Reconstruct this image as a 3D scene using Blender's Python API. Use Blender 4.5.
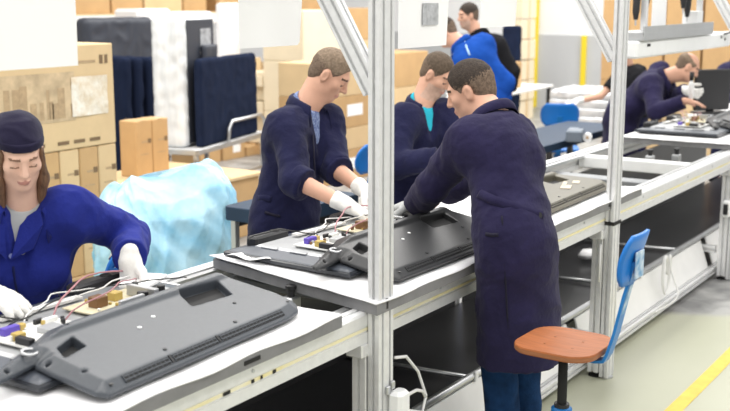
import bpy, bmesh, math, random
import numpy as np
from mathutils import Vector, Matrix
from math import sin, cos, pi, radians, sqrt, atan, tan

# ------------------------------------------------------------------ clear
for o in list(bpy.data.objects): bpy.data.objects.remove(o, do_unlink=True)
SC = bpy.context.scene
COL = SC.collection
random.seed(7); RNG = np.random.RandomState(7)

# ------------------------------------------------------------------ camera
FPX, HOR, XV, HC = 1100.0, -5.0, 1095.0, 1.9
PIT = atan((205.5 - HOR) / FPX)
YAW = atan((XV - 365) / (FPX / cos(PIT)))
FW = np.array([cos(PIT) * cos(YAW), cos(PIT) * sin(YAW), -sin(PIT)])
RT = np.array([sin(YAW), -cos(YAW), 0.0])
UPV = np.cross(RT, FW)
CAM = np.array([0, 0, HC])
cd = bpy.data.cameras.new('camera'); co = bpy.data.objects.new('camera', cd); COL.objects.link(co)
co.location = CAM
co.matrix_world = Matrix(((RT[0], UPV[0], -FW[0], 0), (RT[1], UPV[1], -FW[1], 0), (RT[2], UPV[2], -FW[2], HC), (0, 0, 0, 1)))
cd.sensor_width = 36; cd.lens = 36 * FPX / 730; cd.clip_end = 100; cd.clip_start = 0.05
cd.dof.use_dof = True; cd.dof.focus_distance = 4.1; cd.dof.aperture_fstop = 3.4
SC.camera = co

# ------------------------------------------------------------------ world, hall lights, exposure
w = bpy.data.worlds.new('hall_light'); SC.world = w; w.use_nodes = True
bgn = w.node_tree.nodes['Background']; bgn.inputs[0].default_value = (1.0, 0.985, 0.96, 1); bgn.inputs[1].default_value = 0.72
def area(name, loc, sx, sy, power, col=(1, 1, 1), target=None):
    l = bpy.data.lights.new(name, 'AREA'); l.shape = 'RECTANGLE'; l.size = sx; l.size_y = sy; l.energy = power; l.color = col
    o = bpy.data.objects.new(name, l); COL.objects.link(o); o.location = loc
    if target is not None:
        o.rotation_euler = (Vector(target) - Vector(loc)).to_track_quat('-Z', 'Y').to_euler()
    return o
# rows of fluorescent ceiling luminaires high above the hall
area('ceiling_lamp_row', (3.5, 2.6, 5.2), 9, 0.9, 165, (1, 0.98, 0.95))
area('ceiling_lamp_row', (6.0, -1.2, 5.2), 12, 0.9, 135, (1, 0.98, 0.95))
area('ceiling_lamp_row', (6.5, 6.3, 5.2), 12, 0.9, 250, (1, 0.97, 0.92))
area('ceiling_lamp_row', (13.5, 4.5, 5.2), 8, 5, 340, (1, 0.99, 0.97))
VS = SC.view_settings
VS.view_transform = 'Standard'; VS.look = 'None'; VS.gamma = 1; VS.use_curve_mapping = False; VS.exposure = 0.56

# ------------------------------------------------------------------ pixel helpers (730 x 411 frame)
def ray(x, y): return FW * FPX + RT * (x - 365) + UPV * (205.5 - y)
def onZ(x, y, z): d = ray(x, y); return CAM + d * (z - HC) / d[2]
def onV(x, y, v): d = ray(x, y); return CAM + d * v / d[1]
def onU(x, y, u): d = ray(x, y); return CAM + d * u / d[0]
def limb(par, x, y, L, sg):
    d = ray(x, y); d = d / np.linalg.norm(d); o = CAM - par
    b = o @ d; c = o @ o - L * L; D = b * b - c
    if D <= 0:
        p = CAM - d * b; q = p - par
        return par + q * (L / np.linalg.norm(q))
    return CAM + d * (-b + sg * sqrt(D))
def project(P):
    d = np.asarray(P) - CAM; k = d @ FW
    return 365 + FPX * (d @ RT) / k, 205.5 - FPX * (d @ UPV) / k, k

# ------------------------------------------------------------------ materials
MATS = {}
def mat(name, col, rough=0.5, metal=0.0, noise=0.0, nscale=8.0, bump=0.0, bscale=40.0, spec=0.5, trans=0.0, alpha=1.0, emit=0.0, col2=None, stretch=None, ior=1.45, coat=0.0, sheen=0.0):
    if name in MATS: return MATS[name]
    m = bpy.data.materials.new(name); m.use_nodes = True; nt = m.node_tree; N = nt.nodes; Lk = nt.links
    b = N['Principled BSDF']
    b.inputs['Base Color'].default_value = (*col, 1); b.inputs['Roughness'].default_value = rough; b.inputs['Metallic'].default_value = metal
    b.inputs['Specular IOR Level'].default_value = spec; b.inputs['IOR'].default_value = ior
    b.inputs['Transmission Weight'].default_value = trans; b.inputs['Alpha'].default_value = alpha
    b.inputs['Coat Weight'].default_value = coat; b.inputs['Sheen Weight'].default_value = sheen
    if emit: b.inputs['Emission Color'].default_value = (*col, 1); b.inputs['Emission Strength'].default_value = emit
    tc = N.new('ShaderNodeTexCoord'); mp = N.new('ShaderNodeMapping'); Lk.new(tc.outputs['Object'], mp.inputs[0])
    if stretch: mp.inputs['Scale'].default_value = stretch
    if noise > 0 or col2:
        n = N.new('ShaderNodeTexNoise'); n.inputs['Scale'].default_value = nscale; n.inputs['Detail'].default_value = 5; n.inputs['Roughness'].default_value = 0.6
        Lk.new(mp.outputs[0], n.inputs['Vector'])
        r = N.new('ShaderNodeValToRGB'); r.color_ramp.elements[0].position = 0.32; r.color_ramp.elements[1].position = 0.68
        c2 = col2 if col2 else tuple(min(1, c * (1 + noise)) for c in col)
        c1 = col if col2 else tuple(c * (1 - noise) for c in col)
        r.color_ramp.elements[0].color = (*c1, 1); r.color_ramp.elements[1].color = (*c2, 1)
        Lk.new(n.outputs['Fac'], r.inputs[0]); Lk.new(r.outputs[0], b.inputs['Base Color'])
    if bump > 0:
        n2 = N.new('ShaderNodeTexNoise'); n2.inputs['Scale'].default_value = bscale; n2.inputs['Detail'].default_value = 3
        Lk.new(mp.outputs[0], n2.inputs['Vector'])
        bp = N.new('ShaderNodeBump'); bp.inputs['Strength'].default_value = bump; bp.inputs['Distance'].default_value = 0.01
        Lk.new(n2.outputs['Fac'], bp.inputs['Height']); Lk.new(bp.outputs[0], b.inputs['Normal'])
    MATS[name] = m; return m

alu = mat('brushed_aluminium', (0.74, 0.745, 0.75), 0.36, 0.32, noise=0.05, nscale=30)
whitepaint = mat('white_painted_steel', (0.82, 0.83, 0.83), 0.4, noise=0.03, nscale=12)
darkplas = mat('black_plastic', (0.02, 0.02, 0.022), 0.45)
rubber = mat('black_rubber', (0.015, 0.015, 0.015), 0.8)
tvgrey = mat('dark_grey_textured_plastic', (0.056, 0.064, 0.076), 0.36, noise=0.06, nscale=60, bump=0.04, bscale=400, spec=0.6)
tvblack = mat('black_textured_plastic', (0.040, 0.041, 0.043), 0.42, noise=0.06, nscale=60, bump=0.04, bscale=400, spec=0.5)
tvolive = mat('olive_grey_plastic', (0.13, 0.12, 0.09), 0.45, noise=0.06, nscale=60, spec=0.4)
pitblack = mat('deep_black_recess', (0.012, 0.012, 0.013), 0.7)
paper = mat('white_paper', (0.95, 0.95, 0.95), 0.8)
foam = mat('white_foam_sheet', (0.86, 0.86, 0.87), 0.75, noise=0.02, nscale=6)
carrier = mat('grey_carrier_board', (0.20, 0.20, 0.205), 0.6, noise=0.12, nscale=14)
yellowtape = mat('faded_yellow_tape', (0.78, 0.68, 0.30), 0.6, col2=(0.80, 0.77, 0.62), nscale=7)
steel = mat('zinc_steel', (0.55, 0.56, 0.57), 0.35, 0.9, noise=0.06)
tin = mat('tinplate_sheet', (0.46, 0.47, 0.48), 0.42, 0.5, noise=0.04, nscale=10)
cardb = mat('brown_cardboard', (0.54, 0.345, 0.165), 0.85, noise=0.06, nscale=5, bump=0.1, bscale=60)
cardl = mat('pale_cardboard', (0.66, 0.485, 0.275), 0.85, noise=0.05, nscale=5)
cream = mat('cream_board', (0.80, 0.69, 0.50), 0.8, noise=0.03, nscale=6)
printink = mat('dark_brown_print', (0.20, 0.13, 0.07), 0.85)
printsoft = mat('soft_brown_print', (0.44, 0.31, 0.18), 0.85, noise=0.15, nscale=30)
tape = mat('clear_packing_tape', (0.70, 0.52, 0.30), 0.25)
wood = mat('pine_wood', (0.62, 0.42, 0.22), 0.7, noise=0.18, nscale=6, stretch=(1, 8, 8))
navy = mat('navy_cotton', (0.013, 0.014, 0.046), 0.9, noise=0.15, nscale=9, bump=0.3, bscale=55, sheen=0.06, spec=0.15)
navyp = mat('navy_purple_cotton', (0.020, 0.017, 0.052), 0.9, noise=0.15, nscale=9, bump=0.3, bscale=55, sheen=0.06, spec=0.15)
royal = mat('royal_blue_cotton', (0.015, 0.024, 0.195), 0.88, noise=0.12, nscale=9, bump=0.3, bscale=50, sheen=0.05, spec=0.15)
royalbright = mat('bright_blue_fleece', (0.012, 0.068, 0.34), 0.95, noise=0.08, nscale=8, spec=0.1)
capnavy = mat('dark_navy_cap_cloth', (0.014, 0.012, 0.034), 0.85, noise=0.15, nscale=12, bump=0.2, bscale=40, sheen=0.1, spec=0.15)
jeans = mat('blue_denim', (0.010, 0.034, 0.095), 0.9, noise=0.35, nscale=14, bump=0.25, bscale=90, spec=0.1)
blackcloth = mat('black_cloth', (0.014, 0.014, 0.016), 0.9, spec=0.1)
teal = mat('teal_jersey', (0.03, 0.42, 0.55), 0.9, spec=0.1)
greyshirt = mat('grey_jersey', (0.42, 0.43, 0.44), 0.9, spec=0.1)
dotshirt = mat('navy_white_pattern_shirt', (0.03, 0.06, 0.22), 0.9, col2=(0.35, 0.42, 0.60), nscale=120, spec=0.1)
glovew = mat('white_cotton_glove', (0.80, 0.79, 0.76), 0.9, noise=0.05, nscale=40, bump=0.2, bscale=200, spec=0.1)
gloveg = mat('grey_palm_glove', (0.62, 0.63, 0.62), 0.8, col2=(0.30, 0.31, 0.31), nscale=22, spec=0.2)
skin = mat('skin', (0.63, 0.36, 0.255), 0.5, noise=0.05, nscale=18, spec=0.35)
skinp = mat('pale_skin', (0.78, 0.50, 0.385), 0.48, noise=0.04, nscale=18, spec=0.35)
lipm = mat('lip_skin', (0.56, 0.27, 0.22), 0.45)
browm = mat('eyebrow_hair', (0.07, 0.045, 0.03), 0.8)
stubble = mat('shaved_skin', (0.52, 0.34, 0.26), 0.6, noise=0.1, nscale=60)
hairdark = mat('dark_brown_short_hair', (0.045, 0.033, 0.026), 0.7, noise=0.35, nscale=90, bump=0.5, bscale=220, spec=0.3)
hairmid = mat('brown_short_hair', (0.10, 0.072, 0.05), 0.7, noise=0.35, nscale=90, bump=0.5, bscale=220, spec=0.3)
hairlight = mat('light_cropped_hair', (0.23, 0.17, 0.12), 0.75, noise=0.3, nscale=90, bump=0.4, bscale=220, spec=0.3)
hairfade = mat('cropped_side_hair', (0.16, 0.115, 0.085), 0.75, noise=0.35, nscale=110, bump=0.3, bscale=220, spec=0.2)
hairbrown = mat('chestnut_long_hair', (0.17, 0.095, 0.055), 0.5, noise=0.4, nscale=30, bump=0.5, bscale=80, stretch=(3, 3, 0.4), spec=0.4)
seatwood = mat('varnished_orange_plywood', (0.33, 0.105, 0.032), 0.50, noise=0.16, nscale=5, stretch=(2, 14, 2), spec=0.35)
plyedge = mat('plywood_edge', (0.30, 0.12, 0.05), 0.5, noise=0.2, nscale=30, stretch=(1, 1, 12))
bluepaint = mat('blue_painted_steel', (0.012, 0.17, 0.48), 0.35, noise=0.08, nscale=20)
blueplas = mat('bright_blue_plastic', (0.010, 0.17, 0.56), 0.35)
chipped = mat('chipped_white_patch', (0.62, 0.70, 0.76), 0.6, col2=(0.05, 0.25, 0.50), nscale=28)
bagblue = mat('light_blue_plastic_film', (0.25, 0.57, 0.79), 0.28, col2=(0.52, 0.78, 0.90), nscale=4, bump=0.35, bscale=22, spec=0.5)
clearfilm = mat('milky_wrapping_film', (0.84, 0.86, 0.87), 0.22, col2=(0.60, 0.63, 0.66), nscale=5, stretch=(2, 2, .35), bump=0.5, bscale=10, spec=0.6)
silverfilm = mat('silver_bubble_wrap', (0.62, 0.63, 0.65), 0.25, 0.3, col2=(0.82, 0.83, 0.84), nscale=12, bump=0.6, bscale=20)
navycover = mat('navy_quilted_cover', (0.011, 0.017, 0.040), 0.9, noise=0.15, nscale=6, bump=0.3, bscale=20, spec=0.1)
navytop = mat('navy_table_laminate', (0.012, 0.034, 0.072), 0.6, noise=0.1, nscale=5)
bluedark = mat('dark_slate_panel', (0.035, 0.04, 0.055), 0.5)
pcbgreen = mat('pale_circuit_board', (0.66, 0.60, 0.42), 0.5, noise=0.1, nscale=50)
pcbwhite = mat('white_circuit_board', (0.80, 0.80, 0.77), 0.5)
purple = mat('purple_connector', (0.10, 0.06, 0.42), 0.4)
yellowc = mat('yellow_connector', (0.50, 0.36, 0.10), 0.4)
copper = mat('copper_coil', (0.22, 0.12, 0.06), 0.4, 0.5)
wirepink = mat('dusky_pink_wire', (0.42, 0.20, 0.22), 0.5)
wireblack = mat('black_wire', (0.012, 0.012, 0.012), 0.5)
wirewhite = mat('white_wire', (0.75, 0.75, 0.74), 0.5)
shelfdark = mat('dark_lower_shelf', (0.030, 0.030, 0.032), 0.28, noise=0.25, nscale=3)
panelwhite = mat('white_kick_panel', (0.80, 0.80, 0.79), 0.5, noise=0.05, nscale=4)
crossgrey = mat('grey_cross_plate', (0.26, 0.27, 0.28), 0.5, 0.3, noise=0.1)

def floor_mat():
    m = bpy.data.materials.new('painted_concrete'); m.use_nodes = True; N = m.node_tree.nodes; Lk = m.node_tree.links; b = N['Principled BSDF']
    tc = N.new('ShaderNodeTexCoord')
    n1 = N.new('ShaderNodeTexNoise'); n1.inputs['Scale'].default_value = 1.6; n1.inputs['Detail'].default_value = 6
    n2 = N.new('ShaderNodeTexNoise'); n2.inputs['Scale'].default_value = 5.0; n2.inputs['Detail'].default_value = 3
    Lk.new(tc.outputs['Object'], n1.inputs[0]); Lk.new(tc.outputs['Object'], n2.inputs[0])
    r1 = N.new('ShaderNodeValToRGB'); r1.color_ramp.elements[0].color = (0.40, 0.41, 0.31, 1); r1.color_ramp.elements[1].color = (0.49, 0.495, 0.385, 1)
    Lk.new(n1.outputs['Fac'], r1.inputs[0])
    # bare worn concrete where the green paint ends
    r2 = N.new('ShaderNodeValToRGB'); r2.color_ramp.elements[0].position = 0.38; r2.color_ramp.elements[1].position = 0.62
    r2.color_ramp.elements[0].color = (0.20, 0.20, 0.20, 1); r2.color_ramp.elements[1].color = (0.40, 0.40, 0.39, 1)
    Lk.new(n2.outputs['Fac'], r2.inputs[0])
    sx = N.new('ShaderNodeSeparateXYZ'); Lk.new(tc.outputs['Object'], sx.inputs[0])
    a = N.new('ShaderNodeMath'); a.operation = 'MULTIPLY_ADD'; a.inputs[1].default_value = 0.55; Lk.new(sx.outputs['Y'], a.inputs[0]); Lk.new(sx.outputs['X'], a.inputs[2])
    c = N.new('ShaderNodeMath'); c.operation = 'MULTIPLY_ADD'; c.inputs[1].default_value = 0.18; Lk.new(n2.outputs['Fac'], c.inputs[0]); Lk.new(a.outputs[0], c.inputs[2])
    g = N.new('ShaderNodeMapRange'); g.inputs[1].default_value = 7.52; g.inputs[2].default_value = 7.62; Lk.new(c.outputs[0], g.inputs[0])
    mx = N.new('ShaderNodeMix'); mx.data_type = 'RGBA'; Lk.new(g.outputs[0], mx.inputs['Factor']); Lk.new(r1.outputs[0], mx.inputs['A']); Lk.new(r2.outputs[0], mx.inputs['B'])
    Lk.new(mx.outputs['Result'], b.inputs['Base Color']); b.inputs['Roughness'].default_value = 0.38
    return m

# ------------------------------------------------------------------ mesh helpers
def tag(o, label=None, cat=None, group=None, kind=None):
    if label: o['label'] = label
    if cat: o['category'] = cat
    if group: o['group'] = group
    if kind: o['kind'] = kind
    return o
def thing(name, label, cat, loc=(0, 0, 0), rz=0.0, group=None):
    o = bpy.data.objects.new(name, None); COL.objects.link(o); o.location = loc; o.rotation_euler = (0, 0, rz); o.empty_display_size = 0.1
    return tag(o, label, cat, group)
def link(name, me, m=None, parent=None, smooth=False):
    o = bpy.data.objects.new(name, me); COL.objects.link(o)
    if m is not None:
        for k in (m if isinstance(m, (list, tuple)) else [m]): me.materials.append(k)
    if parent is not None:
        o.parent = parent
    if smooth and len(me.polygons): me.polygons.foreach_set('use_smooth', np.ones(len(me.polygons), dtype=bool))
    return o
class MB:
    """collects simple solids into one mesh"""
    def __init__(s): s.v = []; s.f = []; s.mi = []; s.cur = 0
    def add(s, vs, fs):
        b = len(s.v); s.v += [tuple(map(float, p)) for p in vs]; s.f += [tuple(i + b for i in f) for f in fs]; s.mi += [s.cur] * len(fs); return s
    def box(s, c, d, rz=0.0, ch=0.0, M=None):
        hx, hy, hz = d[0] / 2, d[1] / 2, d[2] / 2
        vs = []; fs = []
        if ch <= 0:
            vs = [(x, y, z) for z in (-hz, hz) for (x, y) in ((-hx, -hy), (hx, -hy), (hx, hy), (-hx, hy))]
            fs = [(3, 2, 1, 0), (4, 5, 6, 7), (0, 1, 5, 4), (1, 2, 6, 5), (2, 3, 7, 6), (3, 0, 4, 7)]
        else:
            e = min(ch, hx * 0.9, hy * 0.9, hz * 0.9)
            def ring(ix, iy, z): return [(-hx + ix + iy * 0, -hy + iy, z), (hx - ix, -hy + iy, z), (hx - iy, -hy + ix, z), (hx - iy, hy - ix, z), (hx - ix, hy - iy, z), (-hx + ix, hy - iy, z), (-hx + iy, hy - ix, z), (-hx + iy, -hy + ix, z)]
            for (ix, iy, z) in ((e * 1.6, e, -hz), (e, 0, -hz + e), (e, 0, hz - e), (e * 1.6, e, hz)): vs += ring(ix, iy, z)
            for k in range(3):
                for i in range(8): a = k * 8 + i; b = k * 8 + (i + 1) % 8; fs.append((a, b, b + 8, a + 8))
            fs.append(tuple(range(7, -1, -1))); fs.append(tuple(range(24, 32)))
        R = Matrix.Rotation(rz, 3, 'Z') if M is None else M
        vs = [(R @ Vector(p)) + Vector(c) for p in vs]
        return s.add(vs, fs)
    def tube(s, pts, r, n=8, cap=True):
        pts = [Vector(p) for p in pts]; rs = r if isinstance(r, (list, tuple)) else [r] * len(pts)
        vs = []; fs = []; pu = None
        for i, p in enumerate(pts):
            t = (pts[min(i + 1, len(pts) - 1)] - pts[max(i - 1, 0)]).normalized()
            if pu is None: pu = t.orthogonal().normalized()
            u = (pu - t * pu.dot(t)).normalized(); pu = u; q = t.cross(u)
            for k in range(n): a = 2 * pi * k / n; vs.append(p + (u * cos(a) + q * sin(a)) * rs[i])
        for i in range(len(pts) - 1):
            for k in range(n): a = i * n + k; b = i * n + (k + 1) % n; fs.append((a, b, b + n, a + n))
        if cap: fs.append(tuple(range(n - 1, -1, -1))); fs.append(tuple((len(pts) - 1) * n + k for k in range(n)))
        return s.add(vs, fs)
    def lathe(s, prof, c=(0, 0, 0), n=20, axis='Z'):
        vs = []; fs = []
        for (r, z) in prof:
            for k in range(n):
                a = 2 * pi * k / n; p = (r * cos(a), r * sin(a), z)
                if axis == 'Y': p = (p[0], -p[2], p[1])
                if axis == 'X': p = (p[2], p[0], p[1])
                vs.append((p[0] + c[0], p[1] + c[1], p[2] + c[2]))
        for i in range(len(prof) - 1):
            for k in range(n): a = i * n + k; b = i * n + (k + 1) % n; fs.append((a, b, b + n, a + n))
        fs.append(tuple(range(n - 1, -1, -1))); fs.append(tuple((len(prof) - 1) * n + k for k in range(n)))
        return s.add(vs, fs)
    def prism(s, poly, a, b, xd, yd):
        """extrude 2-D polygon (along xd, yd) from point a to point b"""
        a = Vector(a); b = Vector(b); xd = Vector(xd); yd = Vector(yd); n = len(poly)
        vs = [a + xd * p[0] + yd * p[1] for p in poly] + [b + xd * p[0] + yd * p[1] for p in poly]
        fs = [(i, (i + 1) % n, (i + 1) % n + n, i + n) for i in range(n)] + [tuple(range(n - 1, -1, -1)), tuple(range(n, 2 * n))]
        return s.add(vs, fs)
    def grid(s, P, closed=False):
        P = np.asarray(P); a, b = P.shape[:2]; fs = []
        for i in range(a - 1):
            for j in range(b - (0 if closed else 1)): fs.append((i * b + j, i * b + (j + 1) % b, (i + 1) * b + (j + 1) % b, (i + 1) * b + j))
        return s.add(P.reshape(-1, 3), fs)
    def build(s, name, m, parent=None, smooth=False, fix=True):
        me = bpy.data.meshes.new(name); me.from_pydata(s.v, [], s.f)
        if fix:
            bm = bmesh.new(); bm.from_mesh(me); bmesh.ops.recalc_face_normals(bm, faces=bm.faces); bm.to_mesh(me); bm.free()
        o = link(name, me, m, parent, smooth)
        if len(set(s.mi)) > 1: me.polygons.foreach_set('material_index', s.mi)
        return o
def copy_tree(o, parent=None):
    c = o.copy(); COL.objects.link(c)
    if parent is not None: c.parent = parent
    for ch in list(o.children): copy_tree(ch, c)
    return c
def struct(o): o['kind'] = 'structure'; return o
def slotted(w, h, mod=0.045, sw=0.0115, sd=0.014):
    """closed outline of an aluminium T-slot profile centred at 0"""
    out = []
    def side(L):
        n = max(1, int(round(L / mod))); r = []
        for k in range(n):
            c = -L / 2 + L * (k + 0.5) / n
            r += [(c - sw / 2, 0), (c - sw / 2, sd), (c + sw / 2, sd), (c + sw / 2, 0)]
        return r
    e = 0.002
    out += [(-w / 2 + e, -h / 2)] + [(x, -h / 2 + d) for x, d in side(w)] + [(w / 2 - e, -h / 2), (w / 2, -h / 2 + e)]
    out += [(w / 2 - d, y) for y, d in side(h)] + [(w / 2, h / 2 - e), (w / 2 - e, h / 2)]
    out += [(-x, h / 2 - d) for x, d in side(w)] + [(-w / 2 + e, h / 2), (-w / 2, h / 2 - e)]
    out += [(-w / 2 + d, -y) for y, d in side(h)] + [(-w / 2, -h / 2 + e)]
    return out
def profile(name, a, b, w, h, xd, yd, m, parent, **k):
    return MB().prism(slotted(w, h, **k), a, b, xd, yd).build(name, m, parent)

# ------------------------------------------------------------------ signed distance field modelling
def smin(a, b, k):
    if k <= 0: return np.minimum(a, b)
    h = np.clip(0.5 + 0.5 * (b - a) / k, 0, 1); return b + (a - b) * h - k * h * (1 - h)
class SDF:
    def __init__(s): s.ops = []
    def cone(s, a, b, ra, rb, k=0.02, flat=None, sub=False, endb=False, enda=False):
        a = np.array(a, float); b = np.array(b, float)
        R = max(ra, rb); lo = np.minimum(a, b) - R; hi = np.maximum(a, b) + R
        def f(P):
            q = P - a; ba = b - a
            if flat is not None:
                n, sc = flat; n = np.asarray(n, float); q = q + np.outer(q @ n, n) * (1 / sc - 1); ba = ba + n * (ba @ n) * (1 / sc - 1)
            L2 = ba @ ba + 1e-12; t = np.clip((q @ ba) / L2, 0, 1)
            d = np.linalg.norm(q - t[:, None] * ba, axis=1) - (ra + (rb - ra) * t)
            if endb or enda:
                dr = (b - a) / np.linalg.norm(b - a)
                if endb: d = np.maximum(d, (P - b) @ dr)
                if enda: d = np.maximum(d, (a - P) @ dr)
            return d
        s.ops.append(('-' if sub else '+', f, lo, hi, k)); return s
    def ell(s, c, r, R=None, k=0.02, sub=False):
        c = np.array(c, float); r = np.array(r, float); mr = r.max()
        def f(P):
            q = P - c
            if R is not None: q = q @ R          # columns of R are local axes
            k0 = np.linalg.norm(q / r, axis=1); k1 = np.linalg.norm(q / (r * r), axis=1) + 1e-9
            return k0 * (k0 - 1) / k1
        s.ops.append(('-' if sub else '+', f, c - mr, c + mr, k)); return s
    def box(s, c, hd, R=None, rad=0.0, k=0.0, sub=False):
        c = np.array(c, float); hd = np.array(hd, float); mr = np.linalg.norm(hd)
        def f(P):
            q = P - c
            if R is not None: q = q @ R
            q = np.abs(q) - (hd - rad)
            return np.linalg.norm(np.maximum(q, 0), axis=1) + np.minimum(q.max(axis=1), 0) - rad
        s.ops.append(('-' if sub else '+', f, c - mr, c + mr, k)); return s
    def func(s, f, lo, hi, k=0.0, sub=False): s.ops.append(('-' if sub else '+', f, np.array(lo, float), np.array(hi, float), k)); return s
    def clip(s, p, n, k=0.0):
        p = np.array(p, float); n = np.array(n, float) / np.linalg.norm(n)      # keeps the side n points away from
        s.ops.append(('c', lambda P: (P - p) @ n, None, None, k)); return s
    def disp(s, f): s.ops.append(('d', f, None, None, 0)); return s
    def mesh(s, h, smooth=1, lohi=None):
        los = [o[2] for o in s.ops if o[0] == '+']; his = [o[3] for o in s.ops if o[0] == '+']
        lo = np.min(los, axis=0) - 0.03; hi = np.max(his, axis=0) + 0.03
        if lohi is not None: lo = np.maximum(lo, lohi[0]); hi = np.minimum(hi, lohi[1])
        n = np.ceil((hi - lo) / h).astype(int) + 1
        F = np.full(n, 1.0, dtype=np.float32)
        ax = [lo[i] + h * np.arange(n[i]) for i in range(3)]
        for mode, f, a, b, k in s.ops:
            if mode in '+-':
                mg = k + 2.5 * h + 0.004
                i0 = np.clip(np.floor((a - mg - lo) / h).astype(int), 0, n); i1 = np.clip(np.ceil((b + mg - lo) / h).astype(int) + 1, 0, n)
                if (i1 <= i0).any(): continue
                sl = tuple(slice(i0[j], i1[j]) for j in range(3))
                X, Y, Z = np.meshgrid(*[ax[j][sl[j]] for j in range(3)], indexing='ij')
                d = f(np.stack([X.ravel(), Y.ravel(), Z.ravel()], 1)).reshape(X.shape).astype(np.float32)
                F[sl] = smin(F[sl], d, k) if mode == '+' else -smin(-F[sl], d, k)
            else:
                idx = np.nonzero(np.abs(F) < (0.06 if mode == 'd' else 9))
                P = np.stack([ax[j][idx[j]] for j in range(3)], 1)
                if mode == 'c': F[idx] = -smin(-F[idx], -f(P).astype(np.float32), k)
                else: F[idx] += f(P).astype(np.float32)
        return nets(F, lo, h, smooth)
def nets(F, lo, h, smooth):
    s = F < 0; nx, ny, nz = F.shape
    cs = [(i, j, k) for i in (0, 1) for j in (0, 1) for k in (0, 1)]
    an = np.zeros((nx - 1, ny - 1, nz - 1), bool); al = np.ones_like(an)
    for (i, j, k) in cs:
        q = s[i:nx - 1 + i, j:ny - 1 + j, k:nz - 1 + k]; an |= q; al &= q
    act = an & ~al; idx = np.argwhere(act); ids = np.full(act.shape, -1, np.int32); ids[act] = np.arange(len(idx))
    acc = np.zeros((len(idx), 3)); cnt = np.zeros(len(idx))
    for c in cs:
        for ax in range(3):
            if c[ax]: continue
            e = list(c); e[ax] = 1
            fa = F[idx[:, 0] + c[0], idx[:, 1] + c[1], idx[:, 2] + c[2]]; fb = F[idx[:, 0] + e[0], idx[:, 1] + e[1], idx[:, 2] + e[2]]
            m = (fa < 0) != (fb < 0); t = np.where(m, fa / np.where(m, fa - fb, 1), 0)
            p = np.tile(np.array(c, float), (len(idx), 1)); p[:, ax] = t
            acc += p * m[:, None]; cnt += m
    v = (idx + acc / cnt[:, None]) * h + lo
    quads = []
    for ax in range(3):
        b, c = [(1, 2), (2, 0), (0, 1)][ax]
        sa = [slice(None)] * 3; sb = [slice(None)] * 3
        sa[ax] = slice(0, -1); sb[ax] = slice(1, None)
        A = s[tuple(sa)]; B = s[tuple(sb)]; ch = A != B
        e = np.argwhere(ch); e = e[(e[:, b] > 0) & (e[:, c] > 0) & (e[:, b] < F.shape[b] - 1) & (e[:, c] < F.shape[c] - 1)]
        def cell(db, dc): q = e.copy(); q[:, b] += db; q[:, c] += dc; return ids[q[:, 0], q[:, 1], q[:, 2]]
        Q = np.stack([cell(-1, -1), cell(0, -1), cell(0, 0), cell(-1, 0)], 1)
        flip = ~A[e[:, 0], e[:, 1], e[:, 2]]
        Q[flip] = Q[flip][:, ::-1]; quads.append(Q)
    Q = np.concatenate(quads); Q = Q[(Q >= 0).all(1)]
    for _ in range(smooth):
        sm = np.zeros_like(v); ct = np.zeros(len(v))
        for i in range(4):
            j = (i + 1) % 4
            np.add.at(sm, Q[:, i], v[Q[:, j]]); np.add.at(ct, Q[:, i], 1); np.add.at(sm, Q[:, j], v[Q[:, i]]); np.add.at(ct, Q[:, j], 1)
        v = 0.45 * v + 0.55 * sm / np.maximum(ct, 1)[:, None]
    return v, Q
def fastmesh(name, v, Q, m, parent=None, mi=None, smooth=True, offset=None):
    if offset is not None: v = v - np.asarray(offset)
    me = bpy.data.meshes.new(name); me.vertices.add(len(v)); me.vertices.foreach_set('co', v.astype(np.float32).ravel())
    n = len(Q); me.loops.add(n * 4); me.polygons.add(n)
    me.loops.foreach_set('vertex_index', Q.astype(np.int32).ravel())
    me.polygons.foreach_set('loop_start', np.arange(0, n * 4, 4, dtype=np.int32))
    me.update(calc_edges=True); me.validate()
    o = link(name, me, m, parent, smooth)
    if mi is not None: me.polygons.foreach_set('material_index', mi.astype(np.int32))
    return o
def folds(seed, freq, amp, stretch=(1, 1, 1)):
    r = np.random.RandomState(seed); W = r.normal(size=(5, 3)) * freq * np.array(stretch); W2 = r.normal(size=(5, 3)) * freq * 0.6; ph = r.uniform(0, 6.28, (5, 2))
    def f(P):
        d = np.zeros(len(P))
        for i in range(5): d += np.sin(P @ W[i] + ph[i, 0] + 1.6 * np.sin(P @ W2[i] + ph[i, 1]))
        return -amp * (1 - np.abs(d / 3.0)) 
    return f
def recenter(root, loc):
    loc = Vector(loc); root.location = loc
    for c in root.children: c.location = Vector(c.location) - loc
    return root

# ================================================================== SETTING
fl = MB().box((8, 4, -0.05), (30, 26, 0.1)).build('floor', floor_mat()); struct(fl)
WB = 17.5
wallw = mat('white_wall_paint', (0.80, 0.81, 0.82), 0.8, noise=0.02, nscale=2)
wallg = mat('grey_wall_paint', (0.50, 0.515, 0.53), 0.7, noise=0.03, nscale=2)
o = MB().box((WB + 0.1, 4, 2.6), (0.2, 26, 5.2)).build('wall_back', wallw); struct(o)
tag(MB().box((WB - 0.015, 4, 0.62), (0.03, 25.8, 1.24)).build('wainscot', wallg, o), 'grey painted lower wall')
o = MB().box((6, 13.1, 2.6), (22.8, 0.2, 5.2)).build('wall_left', wallw); struct(o)
# yellow painted uprights on the grey wall
yel = mat('yellow_paint', (0.80, 0.62, 0.03), 0.5)
for i, (px, wd, zt) in enumerate(((534.5, 0.10, 2.0), (583.0, 0.09, 1.24))):
    p = onU(px, 70, WB - 0.06)
    struct(MB().box((WB - 0.06, p[1], zt / 2), (0.05, wd, zt), ch=0.008).build('trim_%d' % (i + 1), yel))
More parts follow.
